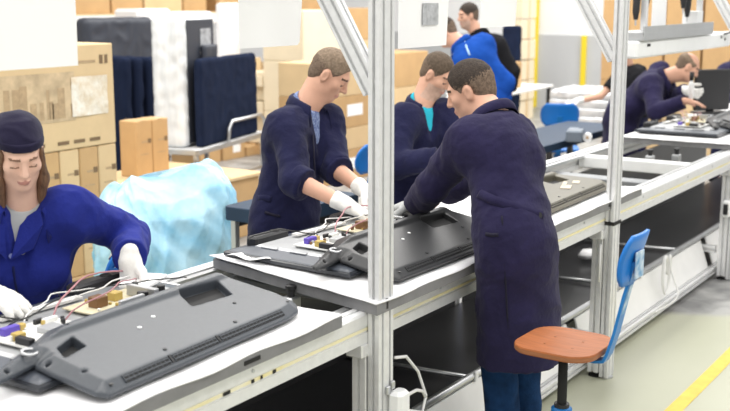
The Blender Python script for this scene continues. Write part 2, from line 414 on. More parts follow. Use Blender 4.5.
# yellow floor line
yfl = mat('yellow_floor_paint', (0.74, 0.52, 0.09), 0.55, noise=0.12, nscale=9)
ymb = MB(); pts = []
for i in range(40):
    u = 2.0 + i * 0.25; v = 1.455 + 0.012 * sin(u * 0.9); pts.append([(u, v - 0.036, 0.002), (u, v + 0.036, 0.002)])
ymb.grid(pts); struct(ymb.build('trim_3', yfl))

# ================================================================== CONVEYOR
CV = thing('assembly_conveyor', 'long aluminium assembly conveyor carrying opened televisions between the workers', 'conveyor')
VF0, VF1, VB0, VB1 = 1.90, 1.965, 2.735, 2.80
U0, U1 = 0.6, 10.6
def railpoly(sgn):
    # outer face at x=0, groove for tape, lips; x inward
    return [(0, 0.770), (0, 0.806), (0.004, 0.808), (0.004, 0.826), (0, 0.828), (0, 0.866), (0.006, 0.874), (0.030, 0.874), (0.030, 0.868), (0.040, 0.868), (0.040, 0.874), (0.062, 0.874), (0.062, 0.83), (0.052, 0.83), (0.052, 0.80), (0.062, 0.80), (0.062, 0.770)]
fr = MB().prism(railpoly(1), (U0, VF0, 0), (U1, VF0, 0), (0, 1, 0), (0, 0, 1)).build('front_rail', alu, CV)
MB().box(((U0 + U1) / 2, VF0 + 0.0035, 0.817), (U1 - U0, 0.003, 0.010)).build('yellow_tape_strip', yellowtape, fr)
for u, wd in ((2.215, 0.03), (2.33, 0.012), (2.37, 0.009), (2.43, 0.014)):
    MB().box((u, VF0 + 0.001, 0.817), (wd, 0.003, 0.010)).build('black_tape_mark', rubber, fr)
for u in (2.33, 3.42, 4.35, 4.8, 5.62, 6.4, 6.9): MB().lathe([(0.006, 0), (0.006, 0.003)], (u, VF0, 0.848), 8, 'Y').build('rail_screw', steel, fr)
br = MB().prism(railpoly(-1), (U0, VB1, 0), (U1, VB1, 0), (0, -1, 0), (0, 0, 1)).build('back_rail', alu, CV)
# carrier chains on the inner sides
for v in (VF1 + 0.025, VB0 - 0.025):
    c = MB().box(((U0 + U1) / 2, v, 0.862), (U1 - U0, 0.03, 0.018)).build('carrier_chain', steel, CV)
# cross plates between the rails
for u in (1.1, 1.5, 2.95, 3.28, 4.13, 5.62, 5.95, 6.3, 9.2):
    MB().box((u, 2.35, 0.80), (0.13, 0.77, 0.03), ch=0.004).build('cross_plate', crossgrey, CV)
MB().box((6.82, 2.35, 0.825), (0.10, 0.77, 0.075), ch=0.006).build('cross_beam', whitepaint, CV)
# stopper cylinders between the rails
for (u, v) in ((2.99, 2.26), (7.05, 2.35), (7.2, 2.22)):
    st = MB().box((u, v, 0.835), (0.06, 0.05, 0.05), ch=0.006).build('stopper', steel, CV)
    MB().lathe([(0.014, 0.86), (0.014, 0.885), (0.02, 0.888), (0.02, 0.90), (0.008, 0.902)], (u, v, 0), 10).build('stopper_pin', darkplas, st)
LEGU = (0.78, 2.97, 5.11, 7.42, 9.7)
for u in LEGU:
    for v in (VF0 + 0.032, VB1 - 0.032):
        lg = profile('leg', (u, v, 0.03), (u, v, 0.72), 0.09, 0.055, (1, 0, 0), (0, 1, 0), alu, CV)
        MB().box((u, v, 0.745), (0.15, 0.07, 0.05), ch=0.006).build('leg_bracket', alu, lg)
        MB().lathe([(0.035, 0), (0.035, 0.008), (0.012, 0.014), (0.012, 0.03)], (u, v, 0), 14).build('levelling_foot', rubber, lg)
    profile('leg_tie', (u, VF1 + 0.02, 0.20), (u, VB0 - 0.02, 0.20), 0.045, 0.045, (1, 0, 0), (0, 0, 1), alu, CV)
# lower shelf, tube and white kick panels
sh = MB().box(((U0 + U1) / 2, 2.41, 0.245), (U1 - U0, 0.62, 0.02)).build('lower_shelf', shelfdark, CV)
MB().tube([(U0, 2.085, 0.285), (U1, 2.085, 0.285)], 0.017, 12).build('shelf_tube', steel, CV, True)
for u in (4.02, 5.86, 6.9): MB().tube([(u, 2.085, 0.285), (u, 2.74, 0.262)], 0.011, 8).build('shelf_crossbar', steel, CV, True)
for u in (4.05, 4.9, 6.15): MB().box((u, 2.068, 0.285), (0.028, 0.012, 0.045), ch=0.003).build('tube_clip', whitepaint, CV)
for a, b in zip(LEGU[:-1], LEGU[1:]):
    MB().prism([(2.075, 0.262), (2.015, 0.085), (2.025, 0.083), (2.085, 0.262)], (a + 0.06, 0, 0), (b - 0.06, 0, 0), (0, 1, 0), (0, 0, 1)).build('kick_panel', panelwhite, CV)
for a, b in zip(LEGU[:-1], LEGU[1:]):
    MB().box(((a + b) / 2, 2.725, 0.50), (b - a - 0.10, 0.012, 0.50)).build('back_panel', shelfdark, CV)  # black sheets added to keep the view under the conveyor dark
profile('floor_rail', (U0, 2.0, 0.058), (U1, 2.0, 0.058), 0.045, 0.045, (0, 1, 0), (0, 0, 1), alu, CV)
profile('floor_rail', (U0, 2.74, 0.10), (U1, 2.74, 0.10), 0.045, 0.045, (0, 1, 0), (0, 0, 1), alu, CV)
recenter(CV, (5.0, 2.35, 0))

# plank and tray stored on the lower shelf near the first leg
t = MB().box((2.35, 2.33, 0.275), (1.05, 0.05, 0.035), rz=0.05, ch=0.004).build('wooden_batten', wood); tag(t, 'long pale wooden batten lying on the dark lower shelf', 'batten')
t = thing('tool_tray', 'dark open tool tray lying on the lower shelf beside the batten', 'tray', (2.6, 2.52, 0.256), 0.1)
MB().box((0, 0, 0.006), (0.34, 0.22, 0.012)).build('tray_bottom', darkplas, t)
for (c, d) in (((0, 0.105, 0.03), (0.34, 0.01, 0.05)), ((0, -0.105, 0.03), (0.34, 0.01, 0.05)), ((0.165, 0, 0.03), (0.01, 0.2, 0.05)), ((-0.165, 0, 0.03), (0.01, 0.2, 0.05))): MB().box(c, d, ch=0.003).build('tray_side', darkplas, t)
t = MB().box((0, 0, 0.03), (0.16, 0.10, 0.06), ch=0.02).build('cloth_rag', mat('ochre_rag', (0.40, 0.26, 0.08), 0.9, noise=0.3, nscale=20)); t.location = (2.78, 2.22, 0.256); tag(t, 'crumpled ochre rag on the dark lower shelf', 'rag')
t = MB().tube([(0, 0, 0.0), (0.09, 0.02, 0.012), (0.13, 0.0, 0.02)], [0.045, 0.04, 0.02], 10).build('paper_scrap', paper, None, True); t.location = (6.35, 2.50, 0.30); t.scale = (1, 1, 0.55); tag(t, 'crumpled white paper scrap on the dark lower shelf under the conveyor', 'paper')

# ================================================================== GANTRY POSTS
for i, u in enumerate(LEGU[1:4]):
    lab = ['upright slotted aluminium gantry post beside the person with rolled sleeves, white box at its base',
           'upright slotted aluminium gantry post behind the wooden stool, black strap around it',
           'upright slotted aluminium gantry post at the white overhead tool shelf'][i]
    g = thing('gantry_post', lab, 'post', (0, 0, 0), 0, 'gantry posts along the conveyor')
    u = u + 0.005
    profile('upright', (u, VF0 - 0.023, 0.01), (u, VF0 - 0.023, 2.32), 0.09, 0.045, (1, 0, 0), (0, 1, 0), alu, g)
    d = Vector((0, 0.30, 0.50)).normalized(); q = Vector((0, d.z, -d.y))
    a = Vector((u - .012, VF0 - 0.005, 1.60)); profile('brace', a, a + d * 0.66, 0.045, 0.068, (1, 0, 0), q, alu, g)
    profile('arm', (u, VF0 - 0.045, 2.20), (u, 2.85, 2.20), 0.045, 0.045, (1, 0, 0), (0, 0, 1), alu, g)
    MB().box((u, VF0 - 0.023, 2.326), (0.09, 0.045, 0.012), ch=0.004).build('end_cap', darkplas, g)
    MB().lathe([(0.034, 0.0), (0.034, 0.008), (0.014, 0.012)], (u, VF0 - 0.023, 0), 14).build('foot', steel, g)
    if i == 0:
        bx = MB().box((u + 0.035, VF0 - 0.075, 0.545), (0.07, 0.055, 0.10), ch=0.012).build('power_box', whitepaint, g)
        MB().box((u + 0.0, VF0 - 0.052, 0.60), (0.02, 0.012, 0.03), ch=0.003).build('box_clip', steel, bx)
        MB().box((u + 0.03, VF0 - 0.052, 0.61), (0.02, 0.012, 0.03), ch=0.003).build('box_clip', steel, bx)
        MB().box((u - 0.001, VF0 - 0.047, 0.90), (0.012, 0.006, 0.035)).build('black_clip', darkplas, g)
        P = [(u + 0.05, VF0 - 0.05, 0.70), (u + 0.13, VF0 - 0.045, 0.68), (u + 0.22, VF0 - 0.04, 0.60), (u + 0.26, VF0 - 0.05, 0.50), (u + 0.20, VF0 - 0.07, 0.46), (u + 0.10, VF0 - 0.075, 0.50)]
        MB().tube(P, 0.006, 6).build('white_cable', wirewhite, g, True)
        P = [(u + 0.08, VF0 - 0.075, 0.56), (u + 0.16, VF0 - 0.07, 0.555), (u + 0.22, VF0 - 0.06, 0.53), (u + 0.26, VF0 - 0.05, 0.49)]
        MB().tube(P, 0.006, 6).build('white_cable', wirewhite, g, True)
    if i == 1:
        MB().box((u, VF0 - 0.023, 0.80), (0.098, 0.053, 0.018), ch=0.002).build('black_strap', rubber, g)
        P = [(u - 0.09, VF0 + 0.0, 0.70), (u - 0.12, VF0 - 0.01, 0.66), (u - 0.12, VF0 - 0.01, 0.52)]
        MB().tube(P, 0.006, 6).build('white_cable', wirewhite, g, True)
    if i == 2:
        MB().box((u - 0.075, VF0 + 0.01, 0.50), (0.06, 0.05, 0.11), ch=0.008).build('white_socket', whitepaint, g)
        MB().box((u - 0.11, VF0 + 0.01, 0.50), (0.012, 0.03, 0.07), ch=0.003).build('socket_face', darkplas, g)
    recenter(g, (u, VF0 - 0.023, 0))
bm_ = thing('overhead_rail', 'aluminium overhead rail along the conveyor holding the instruction sheets', 'rail')
profile('rail_bar', (0.6, 2.33, 2.155), (10.0, 2.33, 2.155), 0.045, 0.045, (0, 1, 0), (0, 0, 1), alu, bm_)
for u in LEGU[1:4]: MB().box((u + 0.02, 2.33, 2.2), (0.06, 0.075, 0.035)).build('rail_bracket', steel, bm_)
recenter(bm_, (5, 2.33, 2.13))

# instruction sheets hung from the overhead rail
def sheet(u0, u1, zb, n, label, v=2.33, grp='instruction sheets hanging above the conveyor', note=False):
    t = thing('instruction_sheet', label, 'paper', ((u0 + u1) / 2, v, zb), 0, grp)
    W = u1 - u0; Hh = 2.13 - zb
    for k in range(n):
        P = []
        for i in range(9):
            row = []
            for j in range(7):
                x = -W / 2 + W * j / 6 + 0.012 * k; z = Hh * i / 8 + 0.004 * k
                y = 0.010 * k - 0.004 * (1 - i / 8) * (1 + 0.3 * sin(j * 1.1 + k)) - 0.03 * k * (1 - i / 8) * 0.5
                row.append((x, -y, z))
            P.append(row)
        o = MB().grid(P).build('sheet', paper, t, False, fix=False)
        md = o.modifiers.new('thick', 'SOLIDIFY'); md.thickness = 0.0012
    for x in (-W * 0.35, W * 0.35): MB().box((x, 0.0, Hh + 0.005), (0.03, 0.02, 0.05), ch=0.003).build('clip', darkplas, t)
    if note: MB().box((W * 0.12, -0.003, 0.135), (0.13, 0.003, 0.09)).build('printed_picture', mat('grey_print', (0.45, 0.46, 0.48), 0.8, noise=0.25, nscale=40), t)
    return t
p = lambda x, y: onV(x, y, 2.33)
a = p(-30, 70); b = p(79, 61); sheet(a[0], b[0], (a[2] + b[2]) / 2 - 0.01, 1, 'large blank white instruction sheet hanging above the person in the cap')
a = p(240, 49); b = p(299, 45); sheet(a[0], b[0], (a[2] + b[2]) / 2, 3, 'bundle of three white instruction sheets hanging over the navy covers')
a = p(399, 48); b = p(447, 46); sheet(a[0], b[0], (a[2] + b[2]) / 2, 2, 'white instruction sheet with a small grey picture beside the gantry post', note=True)
a = p(481, 28); b = p(516, 26); sheet(a[0], b[0], (a[2] + b[2]) / 2, 2, 'white instruction sheet hanging in front of the person in the black jacket')

# ------------------------------------------------------------------ white overhead tool shelf beyond the second post
ts = thing('overhead_tool_shelf', 'white overhead tool shelf with a grey tray hung above the conveyor', 'shelf')
MB().box((7.45, 2.33, 1.577), (2.05, 0.16, 0.105), ch=0.012).build('lamp_channel', whitepaint, ts)
MB().box((7.20, 2.33, 1.655), (1.45, 0.20, 0.05), ch=0.004).build('tray', tin, ts)
MB().box((7.20, 2.235, 1.69), (1.45, 0.008, 0.05)).build('tray_lip', tin, ts)
MB().box((8.6, 2.60, 1.56), (2.6, 0.12, 0.06), ch=0.01).build('rear_channel', whitepaint, ts)
for u in (6.75, 7.9): MB().box((u, 2.33, 1.90), (0.035, 0.035, 0.47)).build('hanger', alu, ts)
MB().box((6.62, 2.248, 1.60), (0.05, 0.006, 0.016)).build('black_slot', rubber, ts)
for dx in (0, 0.10): MB().lathe([(0.010, 0), (0.010, 0.006)], (8.2 + dx, 2.25, 1.60 - 0.02 * dx * 10), 8, 'Y').build('channel_screw', darkplas, ts)
MB().tube([(8.25, 2.24, 1.62), (8.36, 2.20, 1.64), (8.44, 2.18, 1.55), (8.55, 2.2, 1.38)], 0.008, 6).build('cable', wireblack, ts, True)
recenter(ts, (7.4, 2.33, 1.54))
# power screwdrivers hanging above the shelf
for k, (u, z) in enumerate(((6.68, 1.80), (6.86, 1.86), (7.62, 1.86), (7.72, 1.80))):
    t = thing('power_screwdriver', ['black power screwdriver hanging beside the second gantry post', 'black power screwdriver with bent cord hanging over the grey tray', 'black power screwdriver hanging right of the white card', 'short black power screwdriver hanging at the tray end'][k], 'tool', (u, 2.36, z))
    MB().tube([(0, 0, -0.05), (0.0, 0, 0.0), (0.012, 0, 0.10), (0.02, 0, 0.17)], [0.013, 0.022, 0.024, 0.012], 10).build('grip', darkplas, t, True)
    MB().tube([(0, 0, -0.05), (0, 0, -0.085)], 0.006, 8).build('bit', steel, t)
    MB().tube([(0.02, 0, 0.17), (0.03, 0.01, 0.24), (0.0, 0, 0.31 + 1.88 - z - 0.06)], 0.005, 6).build('cord', wireblack, t, True)
t = thing('instruction_card', 'white instruction card standing on the grey overhead tray', 'paper', (7.12, 2.36, 1.68))
MB().box((0, 0, 0.17), (0.28, 0.004, 0.34)).build('card', paper, t); MB().box((0, 0.02, 0.01), (0.20, 0.05, 0.02)).build('card_foot', tin, t)
t = thing('white_carton', 'small white carton standing at the end of the overhead tray', 'box', (7.85, 2.36, 1.68)); MB().box((0, 0, 0.05), (0.12, 0.11, 0.10), ch=0.003).build('carton_body', whitepaint, t); MB().box((0, 0, 0.103), (0.124, 0.114, 0.012), ch=0.003).build('carton_lid', whitepaint, t)

# ================================================================== CARRIERS AND TELEVISIONS
ZT = 0.921
def carrier_board(u0, u1, v0, v1, label, rz=0.0, curl=0.0, skew=0.0):
    t = thing('carrier_board', label, 'carrier board', ((u0 + u1) / 2, (v0 + v1) / 2, 0.872), rz, 'carrier boards on the conveyor')
    L, W = u1 - u0, v1 - v0
    MB().prism([(-L / 2, -W / 2), (L / 2, -W / 2), (L / 2, W / 2), (-L / 2 + skew, W / 2)], (0, 0, .002), (0, 0, .038), (1, 0, 0), (0, 1, 0)).build('board', carrier, t)
    r = np.random.RandomState(int(u0 * 100)); P = []
    for i in range(25):
        row = []
        for j in range(17):
            xl = -L / 2 - 0.01 + skew * j / 16; x = xl + (L / 2 + 0.01 - xl) * i / 24; y = -W / 2 - 0.004 + (W + 0.012) * j / 16
            e = min(1, (x + L / 2 + 0.02) / 0.10)
            z = 0.0415 + 0.0015 * sin(i * 0.9 + j * 0.6) + 0.0012 * sin(j * 1.7)
            z += curl * max(0, 1 - (x - xl) / 0.22) ** 2 * (0.3 + 0.7 * j / 16)
            y2 = y + 0.006 * sin(i * 0.8 + u0)
            row.append((x, y2, z))
        P.append(row)
    o = MB().grid(P).build('foam_sheet', foam, t, True, fix=False)
    md = o.modifiers.new('thick', 'SOLIDIFY'); md.thickness = 0.004; md.offset = 1
    for k, (x, wd) in enumerate(((0.14 * L, 0.07),)): MB().box((x, -W / 2 - 0.001, 0.022), (wd, 0.004, 0.012)).build('black_edge_strip', rubber, t)
    return t
carrier_board(1.50, 2.745, 1.875, 2.70, 'white-topped grey carrier board under the near grey television cover')
b2 = carrier_board(2.91, 4.12, 1.85, 2.72, 'white-topped grey carrier board under the half-assembled black television', 0.0, 0.012, 0.20)
MB().grid([[(-0.44 + 0.03 * i, 0.34 - 0.022 * j - 0.012 * i, 0.052 + 0.020 * (1 - i / 8) + 0.006 * sin(i + j)) for j in range(8)] for i in range(9)]).build('loose_paper', paper, b2, True)
carrier_board(4.30, 5.52, 1.875, 2.70, 'white-topped grey carrier board under the olive television cover')
carrier_board(7.50, 8.95, 1.87, 2.72, 'white-topped grey carrier board in front of the screwdriver user')

def poly_sd(poly):
    poly = np.array(poly, float)
    def f(x, y):
        d = np.full(x.shape, 1e9); ins = np.zeros(x.shape, bool); n = len(poly)
        for i in range(n):
            a = poly[i]; b = poly[(i + 1) % n]; e = b - a; wx = x - a[0]; wy = y - a[1]
            t = np.clip((wx * e[0] + wy * e[1]) / (e @ e), 0, 1); d = np.minimum(d, (wx - e[0] * t) ** 2 + (wy - e[1] * t) ** 2)
            c = (a[1] > y) != (b[1] > y); xi = a[0] + (y - a[1]) / (e[1] if abs(e[1]) > 1e-9 else 1e-9) * e[0]; ins ^= c & (x < xi)
        return np.where(ins, -1, 1) * np.sqrt(d)
    return f
def make_cover(name):
    poly = [(.03, 0), (.80, 0), (.87, .012), (.915, .05), (.93, .12), (.93, .345), (.91, .385), (.88, .40), (.20, .40), (.12, .365), (-.12, .27), (-.125, .245), (-.10, .24), (.04, .262), (.022, .25), (.012, .03)]
    sd = poly_sd(poly)
    def body(P):
        d2 = sd(P[:, 0], P[:, 1])
        y = P[:, 1]; zt = np.where(y < .30, .034 + y * 0.02, .034 + .30 * 0.02 + np.clip((y - .30) / .016, 0, 1) * .013)
        zt = np.where(P[:, 0] < .02, .03, zt)
        return np.maximum(np.maximum(d2, zt * -1 + P[:, 2]), np.maximum((d2 + (P[:, 2] - .012) * 1.5) * 0.555, -P[:, 2]))
    s = SDF(); s.func(body, (-.13, 0, 0), (.94, .41, .06))
    pr = poly_sd([(.60, .215), (.775, .20), (.835, .305), (.655, .315)]); pl = poly_sd([(.07, .195), (.165, .215), (.185, .285), (.10, .255)])
    s.func(lambda P: np.maximum(pr(P[:, 0], P[:, 1]), .012 - P[:, 2]), (.58, .18, 0), (.86, .33, .07), sub=True)
    s.func(lambda P: np.maximum(pl(P[:, 0], P[:, 1]), .010 - P[:, 2]), (.05, .17, 0), (.2, .31, .07), sub=True)
    for (x, y) in ((.04, .22), (.055, .11), (-.06, .262), (.21, .335)): s.cone((x, y, 0.01), (x, y, .08), .007, .007, k=0, sub=True)
    v, Q = s.mesh(0.0045, 1)
    return v, Q
CVR = make_cover('cover')
def place_cover(label, m, origin, yaw, tilt, inner):
    t = thing('television_back_cover', label, 'television cover', origin, 0, 'television back covers on the carrier boards')
    t.rotation_euler = (tilt, 0, yaw)
    v, Q = CVR; c = fastmesh('shell', v, Q, m, t)
    def patch(pts, z, nm, mm, th=0.002):
        n = len(pts); vs = [(x, y, z) for x, y in pts] + [(x, y, z + th) for x, y in pts]
        MB().add(vs, [tuple(range(n - 1, -1, -1)), tuple(range(n, 2 * n))] + [(i, (i + 1) % n, (i + 1) % n + n, i + n) for i in range(n)]).build(nm, mm, c)
    patch([(.605, .219), (.772, .204), (.829, .303), (.658, .312)], .0135, 'recess_floor', inner)
    patch([(.074, .199), (.162, .218), (.181, .281), (.103, .252)], .0115, 'recess_floor', inner)
    # vent groups along the sloped front edge
    sl = math.atan2(1, 1.5)
    for (xa, xb) in ((.10, .27), (.29, .47), (.49, .79)):
        g = MB().box(((xa + xb) / 2, .019, .0252), (xb - xa, .022, .0035), M=Matrix.Rotation(sl, 3, 'X')).build('vent_panel', inner, c)
        n = int((xb - xa) / 0.016)
        mb = MB()
        for k in range(2): mb.box(((xa + xb) / 2, .0145 + 0.009 * k, .0245 + 0.006 * k), (xb - xa, .0030, .003), M=Matrix.Rotation(sl, 3, 'X'))
        for k in range(n + 1): mb.box((xa + (xb - xa) * k / n, .0185, .0272), (.0022, .022, .002), M=Matrix.Rotation(sl, 3, 'X'))
        mb.build('vent_grille', m, g)
    for (x, y) in ((.28, .02), (.48, .02)): MB().box((x, y, .0265), (.008, .024, .005), M=Matrix.Rotation(sl, 3, 'X')).build('vent_bridge', darkplas, c)
    for (x, y, z) in ((.055, .02, .0262), (.86, .05, .0345), (.30, .06, .0358), (.60, .055, .0358), (.72, .15, .0372)): MB().lathe([(.006, 0), (.006, .002)], (x, y, z), 10).build('screw_hole', darkplas, c)
    for (x, y) in ((.36, .205), (.45, .235)): MB().lathe([(.0065, 0), (.0065, .002)], (x, y, .0385), 10).build('white_dot_sticker', paper, c)
    cl = MB().tube([(.035 + 0.02 * cos(a_), .285 + 0.02 * sin(a_), .036) for a_ in np.linspace(0.4, 5.4, 12)], .005, 6).build('mount_clip', steel, c, True)
    return t
place_cover('grey television back cover leaning on the chassis beside the person in the cap', tvgrey, (1.775, 1.925, ZT + 0.003), radians(2.2), radians(7.5), pitblack)
place_cover('black television back cover leaning in front of the person in jeans', tvblack, (3.125, 1.915, ZT + 0.003), radians(-1.5), radians(8.0), pitblack)
c3 = place_cover('olive grey television back cover lying beyond the person in jeans', tvolive, (4.50, 1.965, ZT + 0.003), radians(1.0), radians(0.8), pitblack)
for (x, y, a_, b_) in ((.56, .13, .10, .05), (.64, .17, .12, .02), (.72, .14, .08, .035)): MB().box((x, y, .0385), (a_, b_, .002), rz=0.3).build('peeling_label', mat('pale_beige_label', (0.62, 0.54, 0.42), 0.7), c3)
place_cover('black television back cover leaning in front of the screwdriver user', tvblack, (8.05, 1.93, ZT + 0.003), radians(3), radians(8), pitblack)

def make_chassis(label, origin, yaw):
    t = thing('television_chassis', label, 'television', origin, yaw, 'opened televisions lying face down')
    L, W = 0.93, 0.60
    pn = MB().box((L / 2, W / 2, 0.010), (L, W, 0.018), ch=0.004).build('screen_panel', mat('glossy_black_bezel', (0.03, 0.033, 0.04), 0.2), t)
    # stepped tin back plate
    s = MB(); h0, h1 = .018, .040
    P = []
    for (i, h) in ((.085, .033), (.10, h1)):
        P.append([(i, i, h), (L - i, i, h), (L - i, W - i, h), (i, W - i, h)])
    s.grid(P, closed=True); n = len(s.v); s.f.append((n - 4, n - 3, n - 2, n - 1)); s.mi.append(0)
    tp = s.build('tin_back_plate', tin, t)
    MB().grid([[(i, i, h), (L - i, i, h), (L - i, W - i, h), (i, W - i, h)] for (i, h) in ((.012, h0), (.018, .022), (.088, .034))], closed=True).build('panel_skirt', mat('slate_skirt', (0.075, 0.085, 0.105), 0.35), t)
    for x in (.16, .30, .46, .62, .78): MB().box((x, .094, .036), (.07, .03, .010), ch=.004).build('plate_rib', tin, tp)
    for y in (.16, .30, .44): MB().box((.094, y, .036), (.03, .08, .010), ch=.004).build('plate_rib', tin, tp)
    r = random.Random(int(origin[0] * 10))
    def pcb(x, y, w_, d_, nm, m):
        b = MB().box((x + w_ / 2, y + d_ / 2, .050), (w_, d_, .004)).build(nm, m, t)
        for (cx, cy) in ((x + .008, y + .008), (x + w_ - .008, y + .008), (x + .008, y + d_ - .008), (x + w_ - .008, y + d_ - .008)): MB().lathe([(.004, .040), (.004, .050)], (cx, cy, 0), 6).build('standoff', steel, b)
        return b
    b1 = pcb(.13, .16, .24, .20, 'main_circuit_board', pcbwhite)
    b2_ = pcb(.45, .18, .30, .22, 'power_circuit_board', pcbgreen)
    def comp(b, nm, m, x, y, d, z0=.052): MB().box((x, y, z0 + d[2] / 2), d, ch=.0015).build(nm, m, b)
    comp(b1, 'connector', purple, .19, .325, (.055, .022, .022)); comp(b1, 'connector', yellowc, .165, .26, (.03, .03, .022)); comp(b1, 'connector', darkplas, .148, .215, (.02, .06, .020))
    comp(b1, 'connector', yellowc, .235, .33, (.02, .02, .018)); comp(b1, 'heat_sink', tin, .27, .25, (.06, .05, .016)); comp(b1, 'chip', darkplas, .22, .20, (.04, .04, .005)); comp(b1, 'chip', darkplas, .31, .20, (.025, .025, .005)); comp(b1, 'connector', pcbwhite, .33, .32, (.05, .016, .014)); comp(b1, 'connector', darkplas, .30, .335, (.03, .012, .014))
    comp(b2_, 'transformer', copper, .52, .32, (.045, .04, .032)); comp(b2_, 'transformer', yellowc, .60, .33, (.035, .035, .026)); comp(b2_, 'heat_sink', tin, .67, .28, (.02, .12, .034)); comp(b2_, 'heat_sink', tin, .56, .22, (.10, .014, .034)); comp(b2_, 'connector', pcbwhite, .49, .22, (.04, .014, .012))
    for (cx, cy, rr, hh, mm) in ((.62, .24, .012, .034, darkplas), (.645, .245, .010, .028, darkplas), (.71, .24, .013, .034, darkplas), (.71, .35, .011, .028, darkplas), (.355, .18, .007, .018, darkplas), (.335, .27, .006, .016, darkplas), (.35, .29, .006, .016, darkplas), (.25, .17, .006, .014, tin)):
        MB().lathe([(rr, .052), (rr, .052 + hh), (rr * .8, .053 + hh)], (cx, cy, 0), 10).build('capacitor', mm, b2_ if cx > .4 else b1)
    for k in range(26):
        bb = b1 if k % 2 else b2_; x_ = r.uniform(.145, .355) if k % 2 else r.uniform(.465, .735); y_ = r.uniform(.175, .345) if k % 2 else r.uniform(.195, .385)
        comp(bb, 'small_component', (darkplas, pcbwhite, tin, copper, yellowc)[r.randrange(5)], x_, y_, (r.uniform(.006, .02), r.uniform(.006, .014), r.uniform(.006, .016)))
    # speakers and black holders along the far edge
    for (x, wd) in ((.10, .20), (.62, .22)):
        sp = MB().box((x + wd / 2, .545, .040), (wd, .055, .045), ch=.008).build('speaker_box', darkplas, t)
        MB().lathe([(.021, 0), (.018, .003), (.006, .001)], (x + wd * .7, .545, .0625), 14).build('speaker_cone', rubber, sp)
    for k, (m_, seed, sg) in enumerate(((wirepink, 1, 1), (wireblack, 2, -1), (wireblack, 3, 1), (wirepink, 4, -1), (wirewhite, 5, 1), (wireblack, 6, -1), (wirewhite, 7, -1))):
        rr = random.Random(seed); P = []
        x0, y0, x1, y1 = [(.33, .32, .86, .47), (.18, .35, .55, .50), (.06, .52, .30, .36), (.36, .28, .80, .42), (.28, .36, .64, .45), (.60, .46, .90, .30), (.5, .42, .85, .50)][k]
        for i in range(12):
            f = i / 11; P.append((x0 + (x1 - x0) * f + .012 * sin(f * 9 + seed), y0 + (y1 - y0) * f + sg * .05 * sin(pi * f) + .01 * sin(f * 14), .058 + (.05 if k in (0, 3) else .022) * sin(pi * f) ** 0.8))
        MB().tube(P, 0.0024 if k != 0 else .003, 6).build('cable', m_, t, True)
    MB().box((.80, .40, .058), (.16, .10, .014), rz=0.3, ch=.003).build('white_insulation_sheet', paper, t)
    MB().box((.42, .46, .050), (.30, .03, .008), rz=-.05).build('flat_ribbon', mat('pale_ribbon_cable', (0.74, 0.73, 0.70), 0.6), t)
    return t
make_chassis('opened television chassis with circuit boards and wires below the person in the cap', (1.735, 2.10, ZT + 0.002), radians(1.0))
make_chassis('opened television chassis with purple connectors in front of the person with rolled sleeves', (3.10, 2.085, ZT + 0.002), radians(-2.5))
make_chassis('opened television chassis under the hands of the screwdriver user', (7.72, 2.10, ZT + 0.002), radians(0.0))

# ================================================================== PEOPLE
AW = np.array([cos(YAW), sin(YAW), 0.0])          # horizontal direction away from the camera
ZU = np.array([0, 0, 1.0])
def nrm(v): v = np.asarray(v, float); return v / (np.linalg.norm(v) + 1e-12)
def look(r, a, z): return nrm(RT * r + AW * a + ZU * z)

def hand_prims(s, wr, d, pn, curls, side, sc=1.0, infl=0.0, k=0.006, thumb=(0.9, 0.5), spread=0.10):
    """five-fingered hand: wr wrist, d direction of the fingers, pn palm normal (palm faces pn), side +1 = thumb towards cross(d, pn)"""
    d = nrm(d); pn = nrm(np.asarray(pn) - d * np.dot(pn, d)); x = np.cross(d, pn) * side
    wr = np.asarray(wr, float)
    L = 0.092 * sc
    s.cone(wr - d * 0.02, wr + d * 0.03, 0.029 * sc + infl, 0.034 * sc + infl, k=0.012, flat=(pn, 0.72))
    for q in (-0.026, -0.009, 0.009, 0.026):
        s.cone(wr + d * 0.015 + x * q * 0.6, wr + d * L + x * q, 0.018 * sc + infl, 0.0135 * sc + infl, k=0.014, flat=(pn, 0.85))
    for i, (off, ln) in enumerate(((0.029, 0.072), (0.0095, 0.082), (-0.010, 0.076), (-0.029, 0.060))):
        p = wr + d * (L - 0.004) * (1 - 0.04 * abs(i - 1.2)) + x * off * sc; ang = 0.0
        dirx = nrm(d + x * spread * (1.5 - i))
        for j, (f, r0, r1) in enumerate(((0.44, 0.0100, 0.0092), (0.32, 0.0092, 0.0085), (0.24, 0.0085, 0.0072))):
            ang += curls[i] * (0.9, 1.1, 0.7)[j]
            dd = nrm(dirx * cos(ang) + pn * sin(ang)); q = p + dd * ln * sc * f
            s.cone(p, q, r0 * sc + infl, r1 * sc + infl, k=k * 0.6); p = q
    p = wr + d * 0.022 + x * 0.024 * sc + pn * 0.004; th = nrm(x * thumb[0] + d * 0.75 + pn * thumb[1])
    q = p + th * 0.040 * sc; s.cone(p, q, 0.0165 * sc + infl, 0.0125 * sc + infl, k=0.010)
    th2 = nrm(th * 0.6 + d * 0.7 + pn * 0.25); q2 = q + th2 * 0.030 * sc; s.cone(q, q2, 0.0120 * sc + infl, 0.0105 * sc + infl, k=0.005)
    q3 = q2 + nrm(th2 + d * 0.3) * 0.024 * sc; s.cone(q2, q3, 0.0105 * sc + infl, 0.0085 * sc + infl, k=0.004)

def surf_pick(v, px, py, rad=4.0):
    d = v - CAM; k = d @ FW; x = 365 + FPX * (d @ RT) / k; y = 205.5 - FPX * (d @ UPV) / k
    e = (x - px) ** 2 + (y - py) ** 2; m = e < rad * rad
    if not m.any(): i = int(np.argmin(e)); return v[i]
    ii = np.nonzero(m)[0]; return v[ii[np.argmin(k[ii])]]

